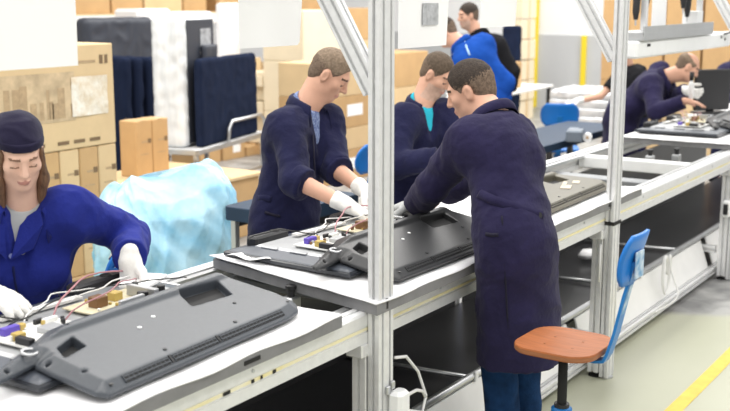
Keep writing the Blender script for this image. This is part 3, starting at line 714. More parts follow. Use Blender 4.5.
def person(sp):
    J = {}
    for e in sp['joints']:
        k, par = e[0], e[1]
        if par is None: J[k] = onV(*e[2:]) if len(e) == 5 else np.array(e[2])
        elif par == 'abs': J[k] = np.array(e[2], float)
        else: J[k] = limb(J[par], *e[2:])
    for k, dv in sp.get('shift', {}).items(): J[k] = J[k] + np.array(dv)
    h = sp.get('res', 0.006); g = sp.get('size', 1.0); seed = sp.get('seed', 1)
    neck, head, shL, shR = J['neck'], J['head'], J['shL'], J['shR']
    if 'pel' not in J: J['pel'] = neck + np.array(sp.get('pel_off', (0, 0.08, -0.48)))
    pel = J['pel']
    t = nrm(neck - pel); l = nrm((shL - shR) - t * np.dot(shL - shR, t)); f = np.cross(l, t)
    fh = nrm(np.array([f[0], f[1], 0])); lh = np.array([-fh[1], fh[0], 0.0])
    # legs
    hipL, hipR = pel + l * 0.078 * g, pel - l * 0.078 * g
    gnd = sp.get('feet', None); cx = np.array([pel[0], pel[1], 0]) + (np.array(gnd) if gnd is not None else 0)
    stc = sp.get('stance', .10); anL, anR = cx + lh * stc * g + ZU * 0.085, cx - lh * stc * g + ZU * 0.085
    knL, knR = (hipL + anL) / 2 + fh * 0.03, (hipR + anR) / 2 + fh * 0.03
    root = thing('person', sp['label'], 'person', (0, 0, 0), 0)
    cov = sp.get('coat_len', None)
    # ---------------- body skin (one continuous mesh)
    hf = nrm(sp['look']); hu = nrm(sp.get('headup', ZU) - hf * np.dot(sp.get('headup', ZU), hf)); hs = np.cross(hf, hu)
    R = np.stack([hs, hf, hu], 1); hg = g * sp.get('head_scale', 0.93)
    H = lambda x, y, z: head + (R @ np.array([x, y, z])) * hg
    s = SDF()
    s.ell(H(0, -.014, .036), np.array([.074, .096, .083]) * hg, R)
    s.ell(H(0, .028, -.035), np.array([.058, .064, .085]) * hg, R, k=.03)
    s.ell(H(0, .066, -.098), np.array([.024, .020, .018]) * hg, R, k=.025)
    for q in (-1, 1):
        s.ell(H(q * .044, .008, -.062), np.array([.022, .032, .030]) * hg, R, k=.03)
        s.ell(H(q * .040, .060, -.018), np.array([.024, .022, .022]) * hg, R, k=.02)
    s.ell(H(0, .076, .030), np.array([.048, .020, .013]) * hg, R, k=.018)
    for q in (-1, 1):
        s.ell(H(q * .031, .100, .004), np.array([.018, .018, .013]) * hg, R, k=.012, sub=True)
        s.ell(H(q * .031, .0765, .004), np.array([.015, .0125, .012]) * hg, R, k=.004)
        s.ell(H(q * .078, -.006, -.006), np.array([.010, .021, .033]) * hg, R, k=.006)
        s.ell(H(q * .086, .000, -.004), np.array([.006, .011, .018]) * hg, R, k=.004, sub=True)
    s.cone(H(0, .088, .018), H(0, .110, -.026), .009 * hg, .0125 * hg, k=.010)
    for q in (-1, 1): s.ell(H(q * .011, .099, -.031), np.array([.008, .010, .007]) * hg, R, k=.006)
    s.ell(H(0, .091, -.0595), np.array([.022, .009, .0055]) * hg, R, k=.006); s.ell(H(0, .089, -.0715), np.array([.019, .009, .006]) * hg, R, k=.006)
    s.ell(H(0, .100, -.0655), np.array([.022, .006, .0018]) * hg, R, k=.003, sub=True)
    s.cone(neck - t * .02, H(0, -.030, -.050), .058 * g, .052 * g, k=.03)
    s.cone(neck - t * .03 + f * .01, H(0, .02, -.085), .045 * g, .040 * g, k=.03)
    # torso and limbs, kept inside the clothes
    s.cone(neck - t * .17, pel + t * .16, .135 * g, .12 * g, k=.03, flat=(f, .64)); s.cone(pel + t * .16, pel, .12 * g, .13 * g, k=.03, flat=(f, .68))
    for S_, E_, W_ in (('shL', 'elL', 'wrL'), ('shR', 'elR', 'wrR')):
        s.cone(neck - t * .07, J[S_], .05 * g, .045 * g, k=.03)
        s.cone(J[S_], J[E_], .045 * g, .040 * g, k=.02); s.cone(J[E_], J[W_], .041 * g, .029 * g, k=.015)
    for hp, kn, an in ((hipL, knL, anL), (hipR, knR, anR)):
        s.cone(hp, kn, .072 * g, .05 * g, k=.02); s.cone(kn, an, .05 * g, .035 * g, k=.02); s.cone(an - ZU * .03, an - ZU * .045 + fh * .13, .035, .028, k=.02)
    for hd in sp.get('bare_hands', []): hand_prims(s, J[hd[0]] + nrm(hd[1]) * .005, hd[1], hd[2], hd[3], hd[4], sc=g * 1.0)
    v, Q = s.mesh(h, 1)
    # face regions by position
    c = (v[Q].mean(1) - head) @ R / hg; mi = np.zeros(len(Q), int)
    ax = np.abs(c[:, 0])
    brow = (ax > .014) & (ax < .050) & (np.abs(c[:, 2] - (.030 - (ax - .03) ** 2 * 6)) < .0048) & (c[:, 1] > .05)
    lash = (ax > .016) & (ax < .046) & (np.abs(c[:, 2] - (-.006 + (ax - .031) ** 2 * 10)) < .0036) & (c[:, 1] > .05)
    lips = (ax < .024) & (c[:, 1] > .06) & (np.abs(c[:, 2] + .0655) < .0115 - ax * .28)
    stub = (c[:, 1] > .0) & (c[:, 2] < -.040) & (c[:, 2] > -.13) & (c[:, 1] > .015)
    sk = sp.get('skin', skin)
    if sp.get('stubble', True): mi[stub] = 3
    mi[brow | lash] = 1; mi[lips] = 2
    fastmesh('body', v, Q, [sk, sp.get('brow', browm), lipm, stubble], root, mi)
    # ---------------- coat
    cm = sp.get('coat', navy); b_ = sp.get('bulk', 1.0) * g
    def torso(s, e):
        s.cone(neck - t * .185 * g, pel + t * .17, .172 * b_ + e, .158 * b_ + e, k=.03, flat=(f, .70))
        s.cone(pel + t * .17, pel + t * .02, .158 * b_ + e, .172 * b_ + e, k=.04, flat=(f, .74))
        for S_ in (shL, shR):
            s.cone(neck - t * .060, neck - t * .05 + (S_ - neck) * .86, .060 * b_ + e, .064 * b_ + e, k=.06)
            s.cone(neck - t * .16, S_ - (S_ - neck) * .22 - t * .035, .10 * b_ + e, .072 * b_ + e, k=.06, flat=(f, .85))
        s.ell(neck - t * .165 - f * .025, np.array([.165, .090, .12]) * b_ + e, np.stack([l, f, t], 1), k=.06)
        if sp.get('bust'):
            for q in (-1, 1): s.ell(neck - t * .23 + l * .075 * q + f * .095, np.array([.07, .055, .075]) * g + e, np.stack([l, f, t], 1), k=.05)
    s = SDF(); torso(s, 0)
    for S_, E_, W_, cf in (('shL', 'elL', 'wrL', sp.get('cuffL', .93)), ('shR', 'elR', 'wrR', sp.get('cuffR', .93))):
        sr = sp.get('sleeve', 1.0) * g
        if cf is None: continue
        if cf >= 0:
            S0 = J[S_] - (J[S_] - neck) * .12; s.cone(S0, J[E_], .070 * sr, .061 * sr, k=.055); W = J[E_] + (J[W_] - J[E_]) * cf; s.cone(J[E_], W, .061 * sr, .052 * sr if cf > .5 else .066 * sr, k=.02, endb=True)
        else:
            W = J[S_] + (J[E_] - J[S_]) * (-cf); s.cone(J[S_] - (J[S_] - neck) * .12, W, .070 * sr, .066 * sr, k=.05, endb=True)
    if cov is not None:
        hc = np.array([pel[0], pel[1], cov - .05]) + (np.array(sp.get('hem_off', (0, 0, 0))))
        s.cone(pel + t * .03, hc, .172 * b_, sp.get('hem_r', .205) * b_, k=.05, flat=(fh, .76)); s.clip((0, 0, cov), (0, 0, -1))
    else: s.clip(pel - t * .06, -t)
    a_ = sp.get('wrinkle', 0.010)
    s.disp(folds(seed, 16, a_)); s.disp(folds(seed + 50, 38, a_ * .45))
    if sp.get('vneck'):
        wd, dp = sp['vneck']
        s.cone(neck + f * .10 * g + t * .05, neck + f * .155 * g - t * dp, wd, .006, k=.012, sub=True)
        s.cone(neck + t * .02 + f * .03, neck + t * .12 + f * .06, .060 * g, .075 * g, k=.01, sub=True)
    else: s.cone(neck + t * .03, neck + t * .15, .058 * g, .066 * g, k=.01, sub=True)
    cv, cQ = s.mesh(h * 1.15, 1)
    fastmesh(sp.get('garment', 'coat'), cv, cQ, cm, root)
    # ---------------- shirt
    if sp.get('shirt'):
        s = SDF(); torso(s, -.016); s.clip(pel + t * .1, -t); s.cone(neck - t * .04, neck + t * .015, .075 * g, .062 * g, k=.03)
        s.cone(neck + t * .02 + f * .02, neck + t * .12 + f * .05, .054 * g, .07 * g, k=.01, sub=True)
        sv, sQ = s.mesh(h * 1.4, 1); fastmesh('shirt', sv, sQ, sp['shirt'], root)
    # ---------------- folded collar
    if sp.get('collar', True):
        P = []; gap = sp.get('collar_gap', 0.55); lap = sp.get('lapel', 0.0)
        for i in range(33):
            a = -pi + gap + (2 * pi - 2 * gap) * i / 32          # 0 = back
            fr = abs(a) / (pi - gap)
            dr = -f * cos(a) + l * sin(a)
            cen = neck + t * (.018 - .050 * fr ** 1.5) * g + f * (.012 + .016 * fr)
            ra = (.066 + .012 * fr) * g
            row = [cen + dr * ra * .98 - t * .006, cen + dr * ra + t * .026 * g, cen + dr * (ra + .007) + t * .032 * g, cen + dr * (ra + .016) + t * .022 * g, cen + dr * (ra + .024 + .012 * fr) - t * (.012 + (.030 + lap * .6) * fr ** 3) * g + f * .012 * fr ** 2]
            P.append(row)
        o = MB().grid(P).build('collar', cm, root, True, fix=False); md = o.modifiers.new('thick', 'SOLIDIFY'); md.thickness = .004; md.offset = 0
    # ---------------- trousers and shoes
    s = SDF(); tm = sp.get('trousers', navy)
    s.cone(pel + t * .12, pel, .128 * b_, .135 * b_, k=.03, flat=(f, .70))
    for hp, kn, an in ((hipL, knL, anL), (hipR, knR, anR)):
        s.cone(hp, kn, .080 * g, .068 * g, k=.02); s.cone(kn, an - ZU * .02, .068 * g, .060 * g, k=.015, endb=True)
    s.disp(folds(seed + 9, 24, .005)); tv, tQ = s.mesh(max(h * 1.3, .009), 1); fastmesh('trousers', tv, tQ, tm, root)
    for an in (anL, anR):
        s = SDF(); s.cone(an - ZU * .03 - fh * .03, an - ZU * .048 + fh * .06, .040, .042, k=.02, flat=(ZU, .9)); s.cone(an - ZU * .048 + fh * .06, an - ZU * .055 + fh * .15, .044, .034, k=.02, flat=(ZU, .8)); s.clip((0, 0, .004), (0, 0, -1))
        v_, Q_ = s.mesh(.010, 1); fastmesh('shoe', v_, Q_, blackcloth, root)
    # ---------------- hair
    if sp.get('hair'):
        th = sp.get('hair_thick', .007)
        s = SDF(); s.ell(H(0, -.014, .038), np.array([.0735, .096, .084]) * hg + np.array([th * .45, th * .6, th * 1.25]), R)
        s.ell(H(0, -.055, -.030), np.array([.055, .042, .045]) * hg + th * .3, R, k=.03)
        s.ell(H(0, .118, -.008), np.array([.105, .078, .098]) * hg, R, k=.012, sub=True)
        s.ell(H(0, .062, -.050), np.array([.13, .050, .082]) * hg, R, k=.012, sub=True)
        for q in (-1, 1): s.ell(H(q * .085, -.002, -.008), np.array([.030, .030, .043]) * hg, R, k=.008, sub=True)
        s.clip(H(0, -.05, -.058), -hu + hf * .30)
        if sp.get('bald'): s.ell(H(0, .03, .105), np.array([.075, .10, .070]) * hg, R, k=.015, sub=True)
        s.disp(folds(seed + 3, 95, .0022)); v_, Q_ = s.mesh(min(h, .006), 1); hc_ = (v_[Q_].mean(1) - head) @ R / hg; nz_ = RNG.normal(0, .006, len(Q_))
        fastmesh('hair', v_, Q_, [sp['hair'], hairfade], root, (hc_[:, 2] + nz_ - .25 * np.maximum(0, -hc_[:, 1]) < .030).astype(int))
    # ---------------- gloves
    for gl in sp.get('gloves', []):
        s = SDF(); wj = J[gl[0]]; d = nrm(gl[1]); el = J['el' + gl[0][2:]]
        hand_prims(s, wj, d, gl[2], gl[3], gl[4], sc=g * 1.02, infl=.0022)
        s.cone(wj - nrm(wj - el) * .055, wj + d * .01, .038 * g, .034 * g, k=.012, enda=True)
        s.disp(folds(seed + 20, 60, .0016)); v_, Q_ = s.mesh(sp.get('glove_res', .0035), 1); fastmesh('glove', v_, Q_, gl[5] if len(gl) > 5 else glovew, root)
    fx = (anL + anR) / 2
    ctx = dict(J=J, R=R, H=H, neck=neck, t=t, l=l, f=f, coat=cv, root=root, pel=pel, hg=hg, base=(fx[0], fx[1], 0))
    if sp.get('extra'): sp['extra'](ctx)
    recenter(root, ctx['base'])
    return ctx

def strip_on(ctx, pts, width, m, name, off=.004, n=14):
    """cloth strip laid on the coat along picked surface points"""
    P = [surf_pick(ctx['coat'], x, y, 3.5) for x, y in pts]
    dep = np.array([(p_ - CAM) @ FW for p_ in P]); xs = np.arange(len(P))
    if len(P) > 3:
        fit = np.polyval(np.polyfit(xs, dep, 2), xs); P = [CAM + (p_ - CAM) * (f_ / d_) for p_, f_, d_ in zip(P, fit, dep)]
    Q = []
    for i in range(n):
        q = i / (n - 1) * (len(P) - 1); k = min(int(q), len(P) - 2); Q.append(P[k] + (P[k + 1] - P[k]) * (q - k))
    c = ctx['pel'] * .5 + ctx['neck'] * .5; rows = []
    for i, p_ in enumerate(Q):
        tg = nrm(Q[min(i + 1, n - 1)] - Q[max(i - 1, 0)]); out = nrm(p_ - CAM) * -1; w_ = nrm(np.cross(tg, out))
        rows.append([p_ + out * off - w_ * width / 2, p_ + out * (off + .003), p_ + out * off + w_ * width / 2])
    o = MB().grid(rows).build(name, m, ctx['root'], True); md = o.modifiers.new('thick', 'SOLIDIFY'); md.thickness = .004; md.offset = 0
    return o
def disc_on(ctx, px, py, r, m, name):
    p_ = surf_pick(ctx['coat'], px, py, 2.5); out = nrm(CAM - p_)
    MB().tube([p_ - out * .001, p_ + out * .004], r, 10).build(name, m, ctx['root'])

# ---- woman in the cap
def woman_extra(c):
    H, R, hg = c['H'], c['R'], c['hg']
    s = SDF(); s.ell(H(0, -.018, .046), np.array([.085, .106, .084]) * hg, R); s.ell(H(0, -.05, .072), np.array([.076, .076, .050]) * hg, R, k=.03)
    s.clip(H(0, .04, .050), -R[:, 2] * 1.0 + R[:, 1] * .16); s.disp(folds(5, 45, .004)); v, Q = s.mesh(.005, 1); fastmesh('cap', v, Q, capnavy, c['root'])
    s = SDF(); s.ell(H(0, -.016, .046), np.array([.0875, .1085, .120]) * hg, R); s.clip(H(0, .04, .046), -R[:, 2] + R[:, 1] * .16); s.clip(H(0, .04, .080), R[:, 2] - R[:, 1] * .10, k=.004)
    v, Q = s.mesh(.005, 1); fastmesh('cap_band', v, Q, capnavy, c['root'])
    s = SDF()
    for q in (-1, 1):
        s.cone(H(q * .068, .034, .02), H(q * .078, .022, -.10), .016, .026, k=.02, flat=(R[:, 0], .6)); s.cone(H(q * .078, .022, -.10), H(q * .068, .040, -.190), .028, .014, k=.02, flat=(R[:, 0], .7))
        s.cone(H(q * .070, -.03, .0), H(q * .075, -.03, -.14), .03, .035, k=.03, flat=(R[:, 0], .6))
    s.cone(H(0, -.085, .0), H(0, -.07, -.15), .05, .05, k=.04, flat=(R[:, 1], .6)); s.disp(folds(8, 70, .003, (1, 1, .3)))
    v, Q = s.mesh(.005, 1); fastmesh('hair', v, Q, hairbrown, c['root'])
    for (x, y) in ((13, 257), (11, 315)): disc_on(c, x, y, .009, mat('blue_button', (0.20, 0.24, 0.55), 0.4), 'button')
    sm = mat('dark_blue_seam', (0.004, 0.008, 0.075), .9)
    strip_on(c, [(16, 268), (18, 280), (20, 292), (21, 302)], .005, sm, 'front_placket', off=.001, n=10)
    # lapels
    for P4 in ([(24, 222), (38, 205), (41, 228), (30, 250), (14, 262)], [(8, 225), (-4, 222), (-6, 240), (2, 255), (10, 262)]):
        q = [surf_pick(c['coat'], x, y, 4) for x, y in P4]; q = [p_ + nrm(CAM - p_) * .010 for p_ in q]
        o = MB().add(q, [tuple(range(len(q)))]).build('lapel', royal, c['root']); md = o.modifiers.new('t', 'SOLIDIFY'); md.thickness = .005; md.offset = 0
DN = look(0, 0, -1)
person(dict(label='person in a royal blue coat and navy cap wiring the near television', res=.005, seed=11, size=.96, skin=skinp, brow=mat('soft_brown_brow', (0.26, 0.15, 0.10), .8), stubble=False, coat=royal, coat_len=.55, bulk=.98, bust=True,
    joints=[('neck', None, 22, 199, 2.85), ('head', 'neck', 19, 153, .18, -1), ('shL', 'neck', 78, 210, .175, 1), ('shR', 'neck', -34, 219, .18, -1), ('elL', 'shL', 130, 236, .265, 1), ('wrL', 'elL', 130, 258, .225, -1), ('elR', 'shR', -38, 300, .265, -1), ('wrR', 'elR', -20, 289, .225, -1)],
    pel_off=(.06, .13, -.47), look=look(.42, -.78, -.42), headup=nrm(np.array([0, 0, 1]) + RT * -.04), shirt=greyshirt, vneck=(.072, .25), collar_gap=.80, lapel=.05, trousers=navy,
    gloves=[('wrL', look(.05, -.12, -1), look(-.25, -.9, .15), (.22, .12, .10, .15), -1), ('wrR', look(.92, -.25, -.28), look(.1, .2, -1), (.25, .22, .2, .25), 1)], extra=woman_extra))

# ---- person with rolled sleeves
def m2_extra(c):
    J = c['J']
    for E_, W_ in (('elR', 'wrR'), ('elL', 'wrL')):
        d = nrm(J[W_] - J[E_]); s = SDF(); s.cone(J[E_] + d * .0, J[E_] + d * .055, .072, .070, k=0, endb=True, enda=True); s.disp(folds(4, 40, .003)); v, Q = s.mesh(.006, 1); fastmesh('rolled_cuff', v, Q, navy, c['root'])
    sm = mat('dark_seam_thread', (0.008, 0.007, 0.022), .9)
    strip_on(c, [(316, 128), (317, 150), (318, 175), (317, 195)], .005, sm, 'front_placket', off=.001, n=14)
    strip_on(c, [(262, 214), (272, 216), (282, 219)], .010, sm, 'pocket_welt', off=.002, n=6)
    strip_on(c, [(256, 196), (262, 197), (268, 198)], .028, navy, 'side_belt', off=.002, n=6)
    s = SDF(); w_ = J['wrL']; d = nrm(J['wrL'] - J['elL']); s.cone(w_ - d * .055, w_ - d * .035, .036, .036, k=0, enda=True, endb=True); v, Q = s.mesh(.004, 0); fastmesh('wrist_watch', v, Q, darkplas, c['root'])
person(dict(label='person in a navy coat with rolled sleeves leaning over an opened television', res=.0058, seed=21, coat=navy, coat_len=.60, hem_r=.23, cuffL=.13, cuffR=.16, stubble=False,
    joints=[('neck', None, 304, 106, 2.98), ('head', 'neck', 331, 73, .185, -1), ('shR', 'neck', 284, 126, .19, -1), ('shL', 'neck', 330, 122, .19, 1), ('elR', 'shR', 296, 180, .29, -1), ('wrR', 'elR', 345, 204, .26, -1), ('elL', 'shL', 334, 168, .28, -1), ('wrL', 'elL', 364, 190, .25, -1), ('pel', None, 284, 226, 3.02)],
    look=look(.84, -.16, -.60), hair=hairlight, hair_thick=.006, shirt=dotshirt, vneck=(.066, .27), collar_gap=.80, lapel=.03, trousers=navy,
    gloves=[('wrR', look(.85, -.15, -.45), look(-.2, .2, -1), (.25, .3, .3, .3), 1), ('wrL', look(.55, -.4, -.7), look(-.4, -.2, -.7), (.3, .35, .35, .35), -1)], extra=m2_extra))

# ---- man in navy with teal shirt
person(dict(label='person in a navy coat over a teal shirt behind the black television cover', res=.0065, seed=31, coat=navy, coat_len=.58, stubble=True,
    joints=[('neck', None, 420, 104, 3.02), ('head', 'neck', 438, 73, .185, -1), ('shR', 'neck', 402, 120, .19, -1), ('shL', 'neck', 448, 114, .19, 1), ('elR', 'shR', 397, 166, .28, -1), ('wrR', 'elR', 440, 158, .25, -1), ('elL', 'shL', 462, 160, .28, -1), ('wrL', 'elL', 440, 178, .25, -1), ('pel', None, 407, 205, 3.06)],
    look=look(.70, -.50, -.55), hair=hairmid, hair_thick=.006, shirt=teal, vneck=(.068, .24), collar_gap=.85, lapel=.03, trousers=navy,
    bare_hands=[('wrR', look(.9, -.1, -.3), look(0, .3, -1), (.4, .45, .45, .45), 1)], gloves=[('wrL', look(-.2, -.6, -.6), look(-.3, .2, -1), (.3, .3, .3, .3), -1)]))

# ---- person in jeans at the front of the line
def m4_extra(c):
    strip_on(c, [(476, 191), (484, 194), (492, 197), (505, 201), (518, 205), (530, 209), (545, 213)], .034, navyp, 'belt', off=.003, n=30)
    disc_on(c, 540, 213, .012, darkplas, 'belt_button')
    sm = mat('dark_seam_thread', (0.008, 0.007, 0.022), .9)
    strip_on(c, [(483, 236), (489, 235), (496, 233)], .012, sm, 'pocket_welt', off=.002, n=6)
    strip_on(c, [(500, 214), (502, 240), (504, 270), (506, 300), (508, 335)], .004, sm, 'side_seam', off=.0005, n=16)  # dark strip along a coat fold, its crease shade put into the colour
person(dict(label='person in a long navy coat and jeans bending over the conveyor, back turned', res=.0058, seed=41, coat=navyp, coat_len=.52, hem_r=.200, bulk=.98, hem_off=(.11, .015, 0), stance=.072, cuffL=.86, stubble=False, wrinkle=.009,
    joints=[('neck', None, 497, 116, 1.88), ('head', 'neck', 471, 91, .17, 1), ('shL', 'neck', 464, 142, .195, -1), ('shR', 'neck', 516, 136, .19, 1), ('elL', 'shL', 434, 186, .29, 1), ('wrL', 'elL', 415, 205, .25, 1), ('elR', 'shR', 482, 176, .29, 1), ('wrR', 'elR', 444, 192, .26, 1), ('pel', None, 516, 246, 1.71)],
    look=look(-.86, .30, -.36), hair=hairdark, hair_thick=.009, collar_gap=.6, trousers=jeans, feet=(.13, .03, 0),
    bare_hands=[('wrR', look(-.8, .3, -.5), look(0, 0, -1), (.45, .5, .5, .5), -1)], gloves=[('wrL', look(-.75, .25, -.2), look(.1, -.3, -1), (.45, .5, .5, .5), 1, gloveg)], extra=m4_extra))

# ---- man in a bright blue top bending behind them
def m5_extra(c):
    strip_on(c, [(463, 34), (467, 44), (470, 52)], .012, mat('pale_blue_piping', (0.45, 0.65, 0.85), .8), 'piping', n=6)
person(dict(label='person in a bright blue fleece bending down behind the teal-shirted person', res=.010, seed=51, coat=royalbright, garment='fleece', coat_len=None, cuffL=.22, cuffR=.9, bulk=1.06, sleeve=1.12, stubble=False,
    joints=[('neck', None, 463, 43, 4.25), ('head', 'neck', 445, 32, .19, 1), ('shL', 'neck', 482, 56, .19, -1), ('shR', 'neck', 486, 44, .19, 1), ('elL', 'shL', 507, 84, .29, 1), ('wrL', 'elL', 484, 108, .25, -1), ('elR', 'shR', 470, 90, .29, 1), ('wrR', 'elR', 450, 100, .25, 1), ('pel', 'neck', 496, 108, .52, 1)],
    look=look(-.85, .1, -.5), hair=hairdark, trousers=navy, feet=(0.05, 0, 0), bare_hands=[('wrL', look(-.9, 0, -.4), look(0, 0, -1), (.3, .3, .3, .3), 1)], gloves=[('wrR', look(-.9, 0, -.4), look(0, 0, -1), (.3, .3, .3, .3), -1)], glove_res=.007, extra=m5_extra))

# ---- man in black jacket standing far behind
person(dict(label='person in a black jacket standing far behind the blue fleece', res=.010, seed=61, coat=blackcloth, garment='jacket', coat_len=None, stubble=True, bulk=1.05,
    joints=[('neck', None, 480, 34, 4.75), ('head', 'neck', 466, 13, .20, -1), ('shL', 'neck', 470, 48, .19, -1), ('shR', 'neck', 500, 46, .19, 1), ('elL', 'shL', 478, 78, .29, -1), ('wrL', 'elL', 470, 100, .25, -1), ('elR', 'shR', 515, 76, .29, 1), ('wrR', 'elR', 508, 100, .25, -1), ('pel', 'neck', 492, 92, .52, 1)],
    look=look(-.86, -.30, -.12), hair=hairdark, hair_thick=.010, trousers=blackcloth, collar_gap=.4,
    bare_hands=[('wrL', look(-.1, -.2, -1), look(.9, 0, 0), (.3, .3, .3, .3), 1), ('wrR', look(-.1, -.2, -1), look(-.9, 0, 0), (.3, .3, .3, .3), -1)]))

# ---- bald worker at the far carrier board
person(dict(label='person in a navy coat driving screws with a power screwdriver', res=.008, seed=71, coat=navyp, coat_len=.55, stubble=False,
    joints=[('neck', None, 664, 76, 2.92), ('head', 'neck', 690, 66, .2, -1), ('shR', 'neck', 650, 86, .19, -1), ('shL', 'neck', 660, 70, .19, 1), ('elR', 'shR', 655, 112, .28, -1), ('wrR', 'elR', 685, 101, .26, -1), ('elL', 'shL', 672, 100, .28, -1), ('wrL', 'elL', 686, 90, .25, -1), ('pel', 'neck', 620, 116, .50, 1)],
    look=look(.86, -.12, -.52), hair=hairlight, hair_thick=.003, bald=True, trousers=navy, collar_gap=.5, glove_res=.005,
    bare_hands=[('wrR', look(.95, -.1, -.15), look(0, .1, -1), (.2, .2, .2, .25), 1)], gloves=[('wrL', look(.5, -.6, -.2), look(.8, .5, .1), (.7, .75, .8, .8), 1)]))

# ---- worker at the right edge beyond the bald man
person(dict(label='person in a navy coat working beyond the black screen, mostly out of view', res=.011, seed=81, coat=navyp, coat_len=.55, stubble=False,
    joints=[('neck', None, 738, 62, 2.95), ('head', 'neck', 758, 48, .2, -1), ('shR', 'neck', 724, 74, .19, -1), ('shL', 'neck', 746, 68, .19, 1), ('elR', 'shR', 720, 98, .28, -1), ('wrR', 'elR', 742, 102, .26, -1), ('elL', 'shL', 758, 96, .28, -1), ('wrL', 'elL', 766, 104, .25, -1), ('pel', 'neck', 724, 112, .50, 1)],
    look=look(.86, -.12, -.52), hair=hairmid, trousers=navy, gloves=[('wrL', look(.5, -.4, -.6), look(0, 0, -1), (.3, .3, .3, .3), -1), ('wrR', look(.8, -.4, -.4), look(0, 0, -1), (.3, .3, .3, .3), 1)], glove_res=.008))

# ---- worker behind the second post reaching onto the wrapped stack
person(dict(label='person in a black T-shirt reaching onto the film-wrapped stack behind the gantry post', res=.010, seed=91, coat=blackcloth, garment='t_shirt', coat_len=None, stubble=False, cuffL=-.6, cuffR=-.6, collar=False,
    joints=[('neck', None, 628, 66, 4.10), ('head', 'neck', 622, 50, .2, -1), ('shL', 'neck', 620, 78, .19, -1), ('shR', 'neck', 640, 72, .19, 1), ('elL', 'shL', 600, 96, .29, -1), ('wrL', 'elL', 578, 101, .26, -1), ('elR', 'shR', 640, 100, .29, 1), ('wrR', 'elR', 626, 112, .25, -1), ('pel', 'neck', 638, 118, .50, 1)],
    look=look(-.86, -.12, -.45), hair=hairdark, trousers=navy, gloves=[('wrL', look(-.95, -.1, -.2), look(0, 0, -1), (.2, .2, .2, .2), 1), ('wrR', look(-.8, -.3, -.5), look(0, 0, -1), (.3, .3, .3, .3), -1)], glove_res=.006))

# ================================================================== STOOL AND CHAIRS
def round_rect(hx, hy, r, n=6):
    P = []
    for (cx, cy, a0) in ((hx - r, hy - r, 0), (-hx + r, hy - r, pi / 2), (-hx + r, -hy + r, pi), (hx - r, -hy + r, 3 * pi / 2)):
        for k in range(n + 1): a = a0 + pi / 2 * k / n; P.append((cx + r * cos(a), cy + r * sin(a)))
    return P
def slab(outline, z0, z1, e=.004, dish=0.0):
    cx = [sum(p[0] for p in outline) / len(outline), sum(p[1] for p in outline) / len(outline)]
    mb = MB(); rows = []
    for (sc, z) in ((1 - e * 3, z0), (1, z0 + e), (1, z1 - e), (1 - e * 3, z1), (.75, z1 - dish * .5), (.4, z1 - dish)):
        rows.append([(cx[0] + (p[0] - cx[0]) * sc, cx[1] + (p[1] - cx[1]) * sc, z) for p in outline])
    mb.grid(rows, closed=True); n = len(outline); b = len(mb.v) - n
    mb.f.append(tuple(b + k for k in range(n))); mb.mi.append(0); mb.f.append(tuple(range(n - 1, -1, -1))); mb.mi.append(0)
    return mb
